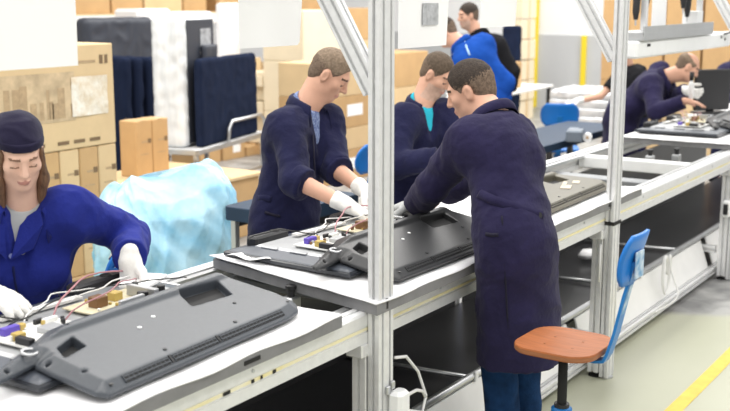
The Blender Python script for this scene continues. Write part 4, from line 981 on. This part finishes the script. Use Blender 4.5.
def work_stool(label, loc, yaw, sz, seat_m, edge_m, back_w=.34, back_h=.17, chip=False, back_z=.36, name='work_stool', sw=.20):
    t = thing(name, label, 'stool', (loc[0], loc[1], 0), yaw, None)
    ol = round_rect(sw, sw * 1.02, sw * .58, 9)
    st = slab(ol, sz - .022, sz, .005, .006).build('seat', seat_m, t, True)
    for p_ in st.data.polygons: p_.use_smooth = False
    MB().grid([[(x * 1.001, y * 1.001, z) for (x, y) in ol] for z in (sz - .018, sz - .006)], closed=True).build('plywood_edge', edge_m, st, True)
    for (x, y) in ((.07, .06), (.07, -.06), (-.07, .06), (-.07, -.06)): MB().lathe([(.004, 0), (.004, .0012)], (x * sw / .2, y * sw / .2, sz - .0055), 8).build('rivet', plyedge, st)
    MB().box((0, 0, sz - .034), (.20, .12, .022), ch=.004).build('seat_plate', darkplas, t)
    MB().tube([(0, 0, .36), (0, 0, sz - .03)], .0165, 14).build('column', rubber, t, True)
    ht = max(.38, sz - .235); hb = MB().lathe([(.030, .10), (.034, .12), (.030, ht - .05), (.036, ht - .045), (.036, ht - .005), (.022, ht)], (0, 0, 0), 16).build('hub', bluepaint, t, True)
    MB().lathe([(.026, ht - .002), (.026, ht + .012)], (0, 0, 0), 14).build('hub_collar', darkplas, hb)
    for k in range(5):
        a = 2 * pi * k / 5 + .3; c_, s_ = cos(a), sin(a)
        lg = MB().tube([(.02 * c_, .02 * s_, .16), (.14 * c_, .14 * s_, .11), (.29 * c_, .29 * s_, .035)], [.019, .017, .014], 8).build('leg', bluepaint, t, True)
        MB().lathe([(.022, 0), (.022, .015), (.012, .035)], (.29 * c_, .29 * s_, 0), 10).build('glide', rubber, lg)
    # flat steel back support bent up behind the seat
    k_ = sw / .20; P = [(.05, sz - .045), (.17 * k_, sz - .045), (.205 * k_, sz - .04), (.222 * k_, sz - .015), (.222 * k_ + .022, sz + .06), (.222 * k_ + .26 * back_z * .6, sz + back_z * .6), (.222 * k_ + .26 * back_z, sz + back_z)]
    mb = MB(); rows = []
    for i, (x, z) in enumerate(P):
        a = P[max(i - 1, 0)]; b = P[min(i + 1, len(P) - 1)]; tx, tz = b[0] - a[0], b[1] - a[1]; n_ = sqrt(tx * tx + tz * tz); nx, nz = tz / n_, -tx / n_
        w_ = .024
        rows.append([(x - nx * .005, -w_, z - nz * .005), (x + nx * .005, -w_, z + nz * .005), (x + nx * .005, w_, z + nz * .005), (x - nx * .005, w_, z - nz * .005)])
    mb.grid(rows, closed=True); n = len(mb.v); mb.f += [(3, 2, 1, 0), (n - 4, n - 3, n - 2, n - 1)]; mb.mi += [0, 0]
    bs = mb.build('back_support', bluepaint, t)
    if chip: MB().box((.222 * k_ + .26 * .16 + .006, .0, sz + .16), (.004, .026, .15), M=Matrix.Rotation(radians(14.5), 3, 'Y')).build('worn_stripe', chipped, bs)
    # curved backrest
    rows = []
    for i in range(9):
        z = sz + back_z - back_h * .45 + back_h * i / 8; e = abs(i / 4 - 1); row = []
        for j in range(13):
            y = (j / 6 - 1) * back_w / 2 * (1 - .28 * e ** 3); row.append((.222 * k_ + .26 * back_z - .012 - 1.44 * y * y + .2 * (z - sz - back_z) + .008 * e, y, z))
        rows.append(row)
    br_ = MB().grid(rows).build('backrest', blueplas, t, True, fix=False); md = br_.modifiers.new('t', 'SOLIDIFY'); md.thickness = .012; md.offset = 0
    if chip: MB().box((.222 * k_ + .26 * back_z + .008, .0, sz + back_z - .01), (.006, .07, .09), ch=.002).build('worn_bracket', chipped, br_)
    return t
SZ = .74
cs_ = onZ(564, 341, SZ); bk = onZ(612, 350, SZ); yw = math.atan2(bk[1] - cs_[1], bk[0] - cs_[0])
work_stool('swivel stool with an orange plywood seat and a blue backrest beside the person in jeans', cs_, yw, SZ, seatwood, plyedge, .19, .17, True, .315, sw=.146)
# blue chairs behind the workers
q = onV(348, 158, 3.9); work_stool('blue-backed work chair standing behind the person with rolled sleeves', (q[0], q[1] + .15), math.atan2(-RT[1] * .1 - .9, .2), .52, blueplas, blueplas, .38, .19, False, q[2] - .52, 'work_chair')
q = onV(550, 120, 4.25); work_stool('bright blue plastic chair at the navy table', (q[0] + .2, q[1]), pi + .45, .44, blueplas, blueplas, .36, .22, False, q[2] - .44 + .05, 'work_chair')
q = onV(70, 272, 3.2); ch_ = work_stool('blue work chair behind the person in the cap, film over its back', (q[0] - .05, q[1] + .05), radians(-60), .50, blueplas, blueplas, .36, .26, True, q[2] - .50, 'work_chair')
P = [[(.29 + .02 * sin(i * 2.1 + j), -.16 + .32 * j / 8, .50 + q[2] - .50 + .06 + .09 * (i / 5) + .015 * sin(j * 1.9)) for j in range(9)] for i in range(6)]
MB().grid(P).build('clear_film', clearfilm, ch_, True)

# ================================================================== LIGHT BLUE BAG, SIDE BENCH
NB = 220; rows = []; ctl = ((0.0, .40, .28), (.03, .42, .31), (.3, .43, .32), (.6, .43, .30), (.8, .43, .26), (.92, .42, .19), (.99, .40, .11), (1.03, .37, .05), (1.05, .33, .012))
for iz in range(61):
    z = 1.05 * (iz / 60) ** .9
    k = max(i for i in range(len(ctl) - 1) if ctl[i][0] <= z + 1e-9); fz = min(1, (z - ctl[k][0]) / (ctl[k + 1][0] - ctl[k][0])); hu_ = ctl[k][1] + (ctl[k + 1][1] - ctl[k][1]) * fz; hv_ = ctl[k][2] + (ctl[k + 1][2] - ctl[k][2]) * fz
    row = []
    for k in range(NB):
        a = 2 * pi * k / NB; ca, sa = cos(a), sin(a); wz = z + .12 * sin(2 * a + .7)
        cr = .030 * abs(sin(4.5 * a + 5 * wz + .6 * sin(9 * z))) + .026 * abs(sin(7.5 * a - 9 * wz + 1)) + .016 * abs(sin(14 * a + 15 * wz + 2 * sin(3 * a))) + .008 * abs(sin(29 * a - 31 * wz))
        rr = 1.06 - cr * 1.6
        zz = z + (.05 * ca - .035 * abs(sin(3 * a + .4)) + .02 * sin(5 * a)) * max(0, (z - .55) / .5)
        row.append((hu_ * rr * math.copysign(abs(ca) ** .75, ca), hv_ * rr * math.copysign(abs(sa) ** .75, sa) - .05 * max(0, sin(6 * z + 3 * ca)) * (sa < 0), zz))
    rows.append(row)
mb = MB().grid(rows, closed=True); n = len(mb.v); mb.f += [tuple(n - NB + k for k in range(NB)), tuple(range(NB - 1, -1, -1))]; mb.mi += [0, 0]
bag = mb.build('plastic_bag', bagblue, None, True); bag.scale = (.94, 1.0, .885); bag.location = (4.53, 4.32, .001); bag.rotation_euler = (0, 0, -.25)
tag(bag, 'large crumpled light blue plastic bag standing behind the conveyor', 'bag')

BQ = onZ(223, 206, .80)
t = thing('side_bench', 'small navy-topped bench between the light blue bag and the person with rolled sleeves', 'bench', (BQ[0] + .36, BQ[1] - .20, 0), 0)
tp = slab(round_rect(.36, .20, .03), .725, .80, .004).build('bench_top', navytop, t)
for (x, y) in ((-.30, -.17), (.30, -.17), (-.30, .17), (.30, .17)): MB().box((x, y, .362), (.035, .035, .725), ch=.003).build('leg', steel, t)
for y in (-.17, .17): MB().box((0, y, .70), (.56, .025, .04)).build('apron', darkplas, t)

# ================================================================== CARTONS AND BACKGROUND
def carton(label, u0, u1, v0, v1, z0, z1, m=cardb, marks=True, grp=None, tape_on=True, lab=False, name='carton', rz=0.0, flap=False):
    t = thing(name, label, 'carton', ((u0 + u1) / 2, (v0 + v1) / 2, z0), rz, grp)
    w_, d_, h_ = u1 - u0 - .004, v1 - v0 - .004, z1 - z0 - .002
    MB().box((0, 0, h_ / 2), (w_, d_, h_), ch=.006).build('carton_body', m, t)
    if tape_on: MB().box((0, 0, h_ + .0005), (min(.06, w_ * .4), d_, .001)).build('tape_strip', tape, t)
    if marks:
        MB().box((w_ * .08, -d_ / 2 - .0008, h_ * .62), (w_ * .46, .001, .014)).build('printed_name', printsoft, t)
        k = min(.018, w_ * .12)
        MB().box((w_ * .32, -d_ / 2 - .0009, h_ * .63), (k * 2, .001, k * 2)).build('printed_emblem', printink, t)
        MB().box((0, -d_ / 2 - .0008, h_ * .40), (w_ * .5, .001, .008)).build('printed_line', printsoft, t)
    if lab: MB().box((w_ * .12, -d_ / 2 - .001, h_ * .55), (w_ * .34, .0015, min(.12, h_ * .4))).build('white_label', paper, t)
    return t
def pallet(label, u0, u1, v0, v1, grp='wooden pallets', z=0.0):
    t = thing('wooden_pallet', label, 'pallet', ((u0 + u1) / 2, (v0 + v1) / 2, z), 0, grp); w_, d_ = u1 - u0, v1 - v0
    for k in range(6): MB().box((0, -d_ / 2 + d_ * (k + .5) / 6, .125), (w_, d_ / 6 * .72, .022), ch=.002).build('deck_board', wood, t)
    for x in (-w_ / 2 + .05, 0, w_ / 2 - .05):
        for y in (-d_ / 2 + .05, 0, d_ / 2 - .05): MB().box((x, y, .068), (.10, .10, .09)).build('block', wood, t)
        MB().box((x, 0, .011), (.10, d_, .022)).build('skid_board', wood, t)
    return t
# wrapped stack behind the woman
pallet('wooden pallet under the tall printed cartons behind the person in the cap', 3.45, 5.10, 5.22, 5.98)
gname = 'narrow cartons stacked behind the capped person'
for rrow, (z0, z1) in enumerate(((.138, .548), (.550, .955))):
    for k in range(10):
        u1_ = 5.075 - .160 * k; carton(['narrow brown carton in the lower row under the skyline carton', 'narrow brown carton in the upper row under the skyline carton'][rrow], u1_ - .158, u1_, 5.24, 5.90, z0, z1, cardl if (k + rrow) % 2 else cardb, True, gname)
bc = carton('wide brown carton with a faded skyline print atop the narrow cartons', 3.50, 5.075, 5.235, 5.92, .957, 1.60, cardl, False)
rr = random.Random(3); x = -.74
MB().box((-.14, -.3425, .33), (1.18, .001, .30)).build('print_background', mat('soft_tan_print', (0.56, 0.42, 0.26), .85, noise=.22, nscale=9), bc)
mb = MB()
while x < .44:
    w_ = rr.uniform(.02, .06); hh = rr.uniform(.03, .12) if rr.random() < .8 else rr.uniform(.15, .22); mb.box((x, -.3434, .20 + hh / 2), (w_, .001, hh)); x += w_ * rr.uniform(.9, 1.6)
mb.build('skyline_print', printsoft, bc)
for k, (x, w_) in enumerate(((.17, .05), (.34, .09), (.47, .09), (.60, .09))): MB().box((x, -.3428, .045), (w_, .001, .022)).build('printed_mark', printink, bc)
MB().box((.55, -.3428, .535), (.16, .001, .016)).build('printed_name', printsoft, bc); MB().box((.70, -.3430, .545), (.07, .001, .055)).build('printed_emblem', printink, bc)
MB().box((.70, -.3434, .545), (.012, .001, .055)).build('emblem_gap', cardl, bc)
# film stretched around the upper carton corner
MB().grid([[(.42 + .05 * j, -.346 - .003 * sin(i * 1.3 + j), .20 + .035 * i) for j in range(7)] for i in range(8)]).build('stretch_film', mat('glossy_film_patch', (0.70, 0.56, 0.38), .15, col2=(0.85, 0.80, 0.70), nscale=16, bump=.5, bscale=30), bc, True)

# low covered pallet with a lid and two narrow cartons on it
carton('wide low carton with a pale lid behind the light blue bag', 5.30, 6.88, 5.50, 6.48, 0, .47, cardb, False)
lid = thing('pale_lid', 'pale plywood lid lying on the wide low carton', 'lid', (6.09, 5.99, .471)); slab(round_rect(.82, .51, .02), 0, .028, .003).build('lid_sheet', cardl, lid)
for x in (-.4, .4): MB().box((x, 0, .0295), (.05, 1.0, .003)).build('strapping_band', tape, lid)
a = onZ(119, 173, .5); b = onZ(154, 171, .5); wv = onV(137, 117, (a[1] + b[1]) / 2)
for k in range(2):
    u = a[0] - .10 + k * .185; carton(['brown carton with a torn white corner on the pale lid', 'brown carton beside the navy panels on the pale lid'][k], u, u + .183, 6.10, 6.28, .50, wv[2] + .0, cardb, True)
# cartons on the floor beyond the trolley
for k, (x0, x1, yt) in enumerate(((200, 222, 148), (223, 246, 142), (247, 262, 147))):
    a = onV(x0, yt, 8.3); b = onV(x1, yt, 8.3); carton(['brown carton on the floor under the trolley, first beside its leg', 'white-labelled brown carton on the floor behind the trolley', 'brown carton on the floor behind the trolley handle', 'brown carton on the floor behind the person with rolled sleeves'][k], a[0], b[0] - .02, 8.3, 8.75, 0, a[2], cardb, False, lab=(k in (1, 3)))
# trolley
TR = thing('flat_trolley', 'low metal trolley with a tube handle carrying wrapped panels', 'trolley', (7.02, 6.29, 0), radians(14))
MB().box((.71, .325, .59), (1.42, .65, .02), ch=.003).build('deck', mat('grey_deck', (0.62, 0.62, 0.62), .5), TR)
for (c_, d_) in (((.71, .0, .575), (1.42, .035, .045)), ((.71, .65, .575), (1.42, .035, .045)), ((0, .325, .575), (.035, .65, .045)), ((1.42, .325, .575), (.035, .65, .045))): MB().box(c_, d_, ch=.004).build('frame_bar', steel, TR)
for (x, y) in ((.02, .02), (1.40, .02), (.02, .63), (1.40, .63)):
    lg = MB().box((x, y, .32), (.035, .035, .48)).build('leg', steel, TR); MB().lathe([(.045, -.012), (.045, .012)], (x, y, .045), 14, 'X').build('castor', rubber, lg)
for y in (.02, .63): MB().box((.71, y, .26), (1.40, .025, .025)).build('lower_bar', steel, TR)
MB().box((.02, .325, .26), (.025, .6, .025)).build('lower_bar', steel, TR)
MB().tube([(.55, -.03, .60), (.57, -.03, .72), (.63, -.03, .78), (1.25, -.03, .78), (1.34, -.03, .73), (1.36, -.03, .60)], .016, 10).build('tube_handle', steel, TR, True)
def padded(name, label, loc, rz, size, m, r=.05, grp=None, lean=0.0, film=None, cat='panel'):
    t = thing(name, label, cat, loc, rz, grp); t.rotation_euler = (lean, 0, rz)
    w_, d_, h_ = size; s = SDF(); s.box((0, 0, h_ / 2), (w_ / 2, d_ / 2, h_ / 2), rad=min(r, d_ * .45)); s.disp(folds(int(loc[0] * 31) % 90, 14, min(.010, d_ * .10))); v, Q = s.mesh(.016, 1); fastmesh('padded_cover', v, Q, m, t)
    MB().box((w_ / 2 - .004, 0, h_ / 2), (.012, .012, h_ * .85)).build('seam', m, t); 
    return t
trp = lambda x, y, z: tuple((Matrix.Rotation(radians(14), 3, 'Z') @ Vector((x, y, 0)) + Vector((7.02, 6.29, z))))
wt = padded('wrapped_television', 'black television wrapped in milky film standing on the trolley', trp(.34, .29, .602), radians(14), (.60, .30, 1.12), clearfilm, .06, cat='television')
MB().box((.03, -.156, .56), (.50, .012, 1.06), ch=.004).build('dark_side', bluedark, wt)
MB().box((.12, -.165, .90), (.20, .004, .22), ch=.001).build('film_label', mat('grey_film', (0.35, .36, .38), .3, noise=.5, nscale=14), wt)
nc = padded('navy_cover', 'navy quilted cover standing behind the trolley handle', trp(.70, .045, .602), radians(14), (1.16, .07, .76), navycover, .03)
padded('navy_cover', 'small black case leaning behind the navy quilted cover', trp(.48, .105, .602), radians(14), (.26, .05, .87), bluedark, .02)
# row of tall navy panels and slate panels
for k in range(4):
    q = onV(122.5 + 12 * k + 5, 60, 7.3 + .0 * k); padded('television_sleeve', ['navy padded panel, end of the row nearest the cartons', 'navy padded panel second from the cartons', 'navy padded panel third from the cartons', 'navy padded panel next to the wrapped television'][k], (q[0], 7.3 + .25, 0), 0, (.10, .5, q[2] + .02), navycover, .03, 'row of navy padded panels')
q = onV(122, 18, 8.1); padded('padded_sleeve', 'tall dark slate padded panel behind the navy row', (q[0], 8.2, 0), 0, (.92, .16, q[2]), bluedark, .05)
q = onV(158, 22, 8.1); padded('padded_sleeve', 'dark navy padded panel between the slate panel and the wrapped television', (q[0], 8.45, 0), 0, (.30, .14, q[2]), navycover, .05)
# white foam packs behind
for k, (x0, x1, y0) in enumerate(((138, 172, 9), (174, 214, 12))):
    a = onV(x0, y0, 9.0); b = onV(x1, y0, 9.0); t = thing('foam_pack', ['white foam packing block behind the slate panels', 'white foam packing block behind the wrapped television'][k], 'packing', ((a[0] + b[0]) / 2, 9.2, 0))
    MB().box((0, 0, a[2] / 2), (b[0] - a[0], .4, a[2]), ch=.03).build('foam_block', foam, t); MB().box((0, -.205, a[2] - .2), ((b[0] - a[0]) * .5, .02, .12), ch=.008).build('foam_rib', foam, t)
# white sacks below the instruction sheets
q0 = onV(229, 20, 8.6); q1 = onV(240, 20, 8.6)
t = padded('wrapped_foam_pack', 'white film-wrapped panel standing right of the wrapped television', ((q0[0] + q1[0]) / 2, 8.7, 0), 0, (.34, .10, 1.80), foam, .03)

# pallet racking along the left wall
RK = thing('storage_rack', 'pallet rack with pale beams along the far wall behind the cartons', 'rack', (0, 0, 0))
for u in (6.2, 8.9, 11.6, 14.3):
    for v in (9.9, 10.9): MB().box((u, v, 1.7), (.09, .07, 3.4)).build('upright', wood, RK)
for z in (.12, 1.60, 2.9):
    for a, b in ((6.2, 8.9), (8.9, 11.6), (11.6, 14.3)):
        for v in (9.87, 10.93): MB().box(((a + b) / 2, v, z), (b - a - .09, .05, .12)).build('beam', whitepaint, RK)
        MB().box(((a + b) / 2, 10.4, z + .07), (b - a - .02, 1.0, .02)).build('shelf_board', cardl, RK)
recenter(RK, (10.2, 10.4, 0))
labs = ['brown', 'pale brown', 'tan']
n_ = 0
for z0, hs in ((.20, (.55, .7, .62, .8, .5)), (1.68, (.42, .55, .36, .6, .48))):
    u = 6.35; k = 0
    while u < 14.0:
        w_ = (.56, .72, .48, .64)[k % 4]; 
        if not any(abs(u + w_ / 2 - uu) < w_ / 2 + .06 for uu in (8.9, 11.6)):
            carton('%s carton on the %s shelf of the pallet rack' % (labs[(k + n_) % 3], 'lower' if z0 < 1 else 'upper'), u, u + w_ - .03, 9.98, 10.75, z0 + .001, z0 + hs[k % 5], (cardb, cardl, cardb)[(k + n_) % 3], False, 'cartons on the pallet rack')
            u += w_
        else: u += .10
        k += 1
    n_ += 1
# stacks behind the person with rolled sleeves
def stack_px(x0, x1, v, depth, levels, mats, labels, **kw):
    """levels: pixel rows of the tops from the floor up"""
    z = 0; xm = (x0 + x1) / 2; a = onV(x0, 100, v)[0]; b = onV(x1, 100, v)[0]
    for i, y in enumerate(levels):
        zt = onV(xm, y, v)[2]; carton(labels[i], a, b, v, v + depth, z + .001, zt, mats[i % len(mats)], kw.get('marks', False), None, True, lab=(i in kw.get('lab', ()))); z = zt
pallet('wooden pallet under the cream boards behind the person with rolled sleeves', onV(264, 100, 8.2)[0], onV(320, 100, 8.2)[0], 8.2, 8.98)
zb = .138
for i, y in enumerate((128, 112, 98, 84, 73)):
    zt = onV(295, y, 8.2)[2]
    if zt > zb + .02:
        a = onV(264 + (i % 2) * 6, 100, 8.2)[0]; b = onV(322 - (i % 3) * 3, 100, 8.2)[0]
        t = thing('board_bundle', ['bundle of cream boards lowest in its stack', 'bundle of cream boards second in its stack', 'bundle of cream boards third in its stack', 'bundle of cream boards fourth in its stack', 'bundle of cream boards topmost in its stack'][i], 'boards', ((a + b) / 2, 8.6, zb), 0, 'bundles of cream boards'); MB().box((0, 0, (zt - zb) / 2), (b - a, .76, zt - zb - .012), ch=.004).build('boards', cream, t)
        for x in (-.25, .25): MB().box((x * (b - a), 0, (zt - zb) / 2), (.03, .768, zt - zb - .008)).build('strap', tape, t)
        zb = zt
stack_px(326, 372, 6.3, .6, (150, 128, 96, 62), (cardb, cardl, cardb, cardl), ['white-labelled brown carton at the bottom beside the gantry post', 'flat pale carton lying in the stack beside the gantry post', 'brown carton with white label third in the stack beside the gantry post', 'pale carton on top of the stack beside the gantry post'], lab=(0, 2))
stack_px(304, 348, 7.6, .6, (110, 60, 10), (cream, cream, cream), ['tall cream carton at the bottom of its stack', 'tall cream carton in the middle of its stack', 'tall cream carton topping its stack above the person with rolled sleeves'])
stack_px(346, 378, 8.6, .5, (90, 40, 8), (cardb, cardl, cardb), ['brown carton at the bottom of the stack by the diagonal brace', 'pale carton in the middle of the stack by the diagonal brace', 'brown carton on top of the stack by the diagonal brace'], lab=())
stack_px(394, 428, 7.4, .6, (120, 86, 52), (cardb, cardl, cardb), ['brown carton at the bottom of the stack behind the teal-shirted person', 'pale carton in the stack behind the teal-shirted person', 'brown carton on top of the stack behind the teal-shirted person'])
stack_px(238, 262, 9.1, .5, (110, 82, 58), (foam, foam, cardl), ['white carton at the bottom beside the cream boards', 'white carton in the middle beside the cream boards', 'pale carton topping the stack beside the cream boards'])

# ---- right background
t = thing('white_table', 'white table with dark legs in front of the grey wall', 'table', (12.5, 6.1, 0), .06)
MB().box((0, 0, .735), (1.8, .7, .03), ch=.004).build('table_top', whitepaint, t)
for (x, y) in ((-.85, -.30), (.85, -.30), (-.85, .30), (.85, .30)): MB().box((x, y, .36), (.04, .04, .72)).build('leg', darkplas, t)
carton('open brown carton standing on the white table', 12.2, 12.75, 5.95, 6.35, .752, 1.08, cardb, False)
q = onU(517, 70, 15.5)
for k in range(6):
    t = thing('board_bundle', 'cream boards stacked by the first yellow upright', 'boards', (15.6, q[1], .001 + .31 * k), 0, 'cream boards by the yellow upright'); MB().box((0, 0, .15), (.5, .26 + .02 * (k % 2), .295), ch=.006).build('boards', cream, t); MB().box((0, 0, .15), (.06, .285, .299)).build('strap', tape, t)
q = onU(512, 40, 13.8); padded('television_sleeve', 'navy padded panel standing beside the cream boards', (13.8, q[1], 0), 0, (.12, .24, onU(512, 26, 13.8)[2]), navycover, .03)
# navy table with device, cartons
t = thing('navy_table', 'navy-topped work table behind the conveyor by the blue chair', 'table', (8.55, 3.72, 0), 0)
slab(round_rect(1.05, .27, .02), .69, .75, .004).build('table_top', navytop, t)
for (x, y) in ((-.98, -.22), (.98, -.22), (-.98, .22), (.98, .22)): MB().box((x, y, .345), (.045, .045, .69)).build('leg', darkplas, t)
q = onZ(575, 141, .75); t = thing('bench_device', 'small grey device with a white roll on the navy table', 'device', (q[0], q[1], .751), .3)
MB().box((.0, 0, .045), (.22, .13, .09), ch=.01).build('housing', mat('grey_device', (.16, .19, .23), .5), t); MB().box((.16, .03, .04), (.16, .09, .08), ch=.01).build('side_unit', mat('grey_device2', (.26, .30, .35), .5), t)
MB().lathe([(.035, -.03), (.035, .03)], (-.02, -.10, .036), 16, 'X').build('white_roll', paper, t); MB().lathe([(.012, -.034), (.012, .034)], (-.02, -.10, .036), 12, 'X').build('roll_core', cardb, t)
carton('low brown carton behind the navy table and blue chair', 9.9, 10.5, 5.2, 5.6, 0, .70, cardb, False)
WSU, WSV = 11.95, 4.70
t = thing('dark_stand', 'low dark stand carrying the film-wrapped stack', 'stand', (WSU, WSV, 0)); MB().box((0, 0, .44), (.80, .76, .06), ch=.005).build('stand_top', darkplas, t)
for (x, y) in ((-.36, -.34), (.36, -.34), (-.36, .34), (.36, .34)): MB().box((x, y, .205), (.06, .06, .41)).build('leg', darkplas, t)
for k in range(4):
    t = thing('wrapped_pack', ['film-wrapped silver pack lowest on the dark stand', 'film-wrapped silver pack second on the dark stand', 'film-wrapped silver pack third on the dark stand', 'film-wrapped silver pack topmost under the gloved hand'][k], 'pack', (WSU, WSV, .471 + .095 * k), .02 * k, 'film-wrapped packs on the dark stand')
    s = SDF(); s.box((0, 0, .047), (.38, .36, .046), rad=.02); s.disp(folds(60 + k, 18, .010)); v, Q = s.mesh(.016, 1); fastmesh('film', v, Q, silverfilm, t); MB().box((0, 0, .05), (.66, .6, .05)).build('contents', mat('grey_contents', (.3, .31, .33), .6), t)
# tall cartons behind the second post and the screwdriver user
def stack_u(x0, x1, u, tops, m, labels):
    z = 0; a = onU(x0, 60, u)[1]; b = onU(x1, 60, u)[1]
    for i, y in enumerate(tops):
        zt = onU((x0 + x1) / 2, y, u)[2] if y is not None else z + .55; carton(labels[i], u, u + .5, b, a, z + .001, zt, m[i % len(m)], False); z = zt
stack_u(601, 616, 14.5, (80, 40, None), (cardb, cardb, cardb), ['brown carton lowest in the tower beside the yellow-trimmed wall', 'brown carton in the middle of the tower beside the yellow-trimmed wall', 'brown carton topping the tower beside the yellow-trimmed wall'])
for i, (x0, x1, tops) in enumerate(((628, 662, (70, 36, None)), (664, 700, (76, 40, None)), (702, 745, (72, 42, None)))):
    nm = ['behind the screwdriver user\'s back', 'behind the screwdriver user\'s head', 'behind the black screen'][i]
    stack_u(x0, x1, 13.2, tops, (cardl, cardb, cardb), ['pale carton lowest in the tower ' + nm, 'brown carton in the middle of the tower ' + nm, 'brown carton topping the tower ' + nm])
# black screen standing on a carrier beyond the screwdriver user
carrier_board(9.12, 10.45, 1.87, 2.72, 'white-topped grey carrier board under the standing black screen')
t = thing('television_screen', 'black flat television screen standing upright beyond the screwdriver user', 'television', (9.30, 2.60, ZT + .002), radians(-40))
MB().box((0, 0, .20), (.34, .035, .34), ch=.008).build('screen_panel', darkplas, t); MB().box((0, 0, .01), (.30, .16, .018), ch=.005).build('stand_foot', darkplas, t); MB().box((0, .02, .04), (.06, .03, .06)).build('stand_neck', darkplas, t)
# screwdriver in the screwdriver user's hand
q = onV(691, 92, 2.62); t = thing('power_screwdriver', 'white and black power screwdriver held upright by the screwdriver user', 'tool', (q[0], q[1], q[2] - .10))
MB().tube([(0, 0, .0), (0, 0, .04)], .006, 8).build('bit', steel, t); MB().tube([(0, 0, .04), (0, 0, .07), (0, 0, .16), (0, 0, .19)], [.012, .020, .022, .012], 12).build('grip', whitepaint, t, True); MB().tube([(0, 0, .19), (0, .0, .26)], [.016, .018], 10).build('cap', darkplas, t, True)
# white cable hanging on the kick panel to the floor
ce = onZ(640, 326, .008); P = []
for i in range(45): b_ = i / 44 * 2 * pi * 2.25; P.append((6.33 + .055 * cos(b_) + .002 * i, 1.992 - .01 * sin(b_ * .5), .245 + .115 * sin(b_)))
e0 = np.array(P[-1])
for i in range(1, 19):
    f_ = i / 18; P.append(tuple(e0 * (1 - f_) + np.array([ce[0], ce[1], .007]) * f_ + np.array([.10 * sin(pi * f_), -.10 * sin(pi * f_) ** 2, -.11 * sin(pi * f_) * (1 - f_)])))
P = [(x, y, max(z, .007)) for x, y, z in P]
tag(MB().tube(P, .006, 6).build('white_cable', wirewhite, None, True), 'white cable looped on the kick panel and trailing to the floor', 'cable')
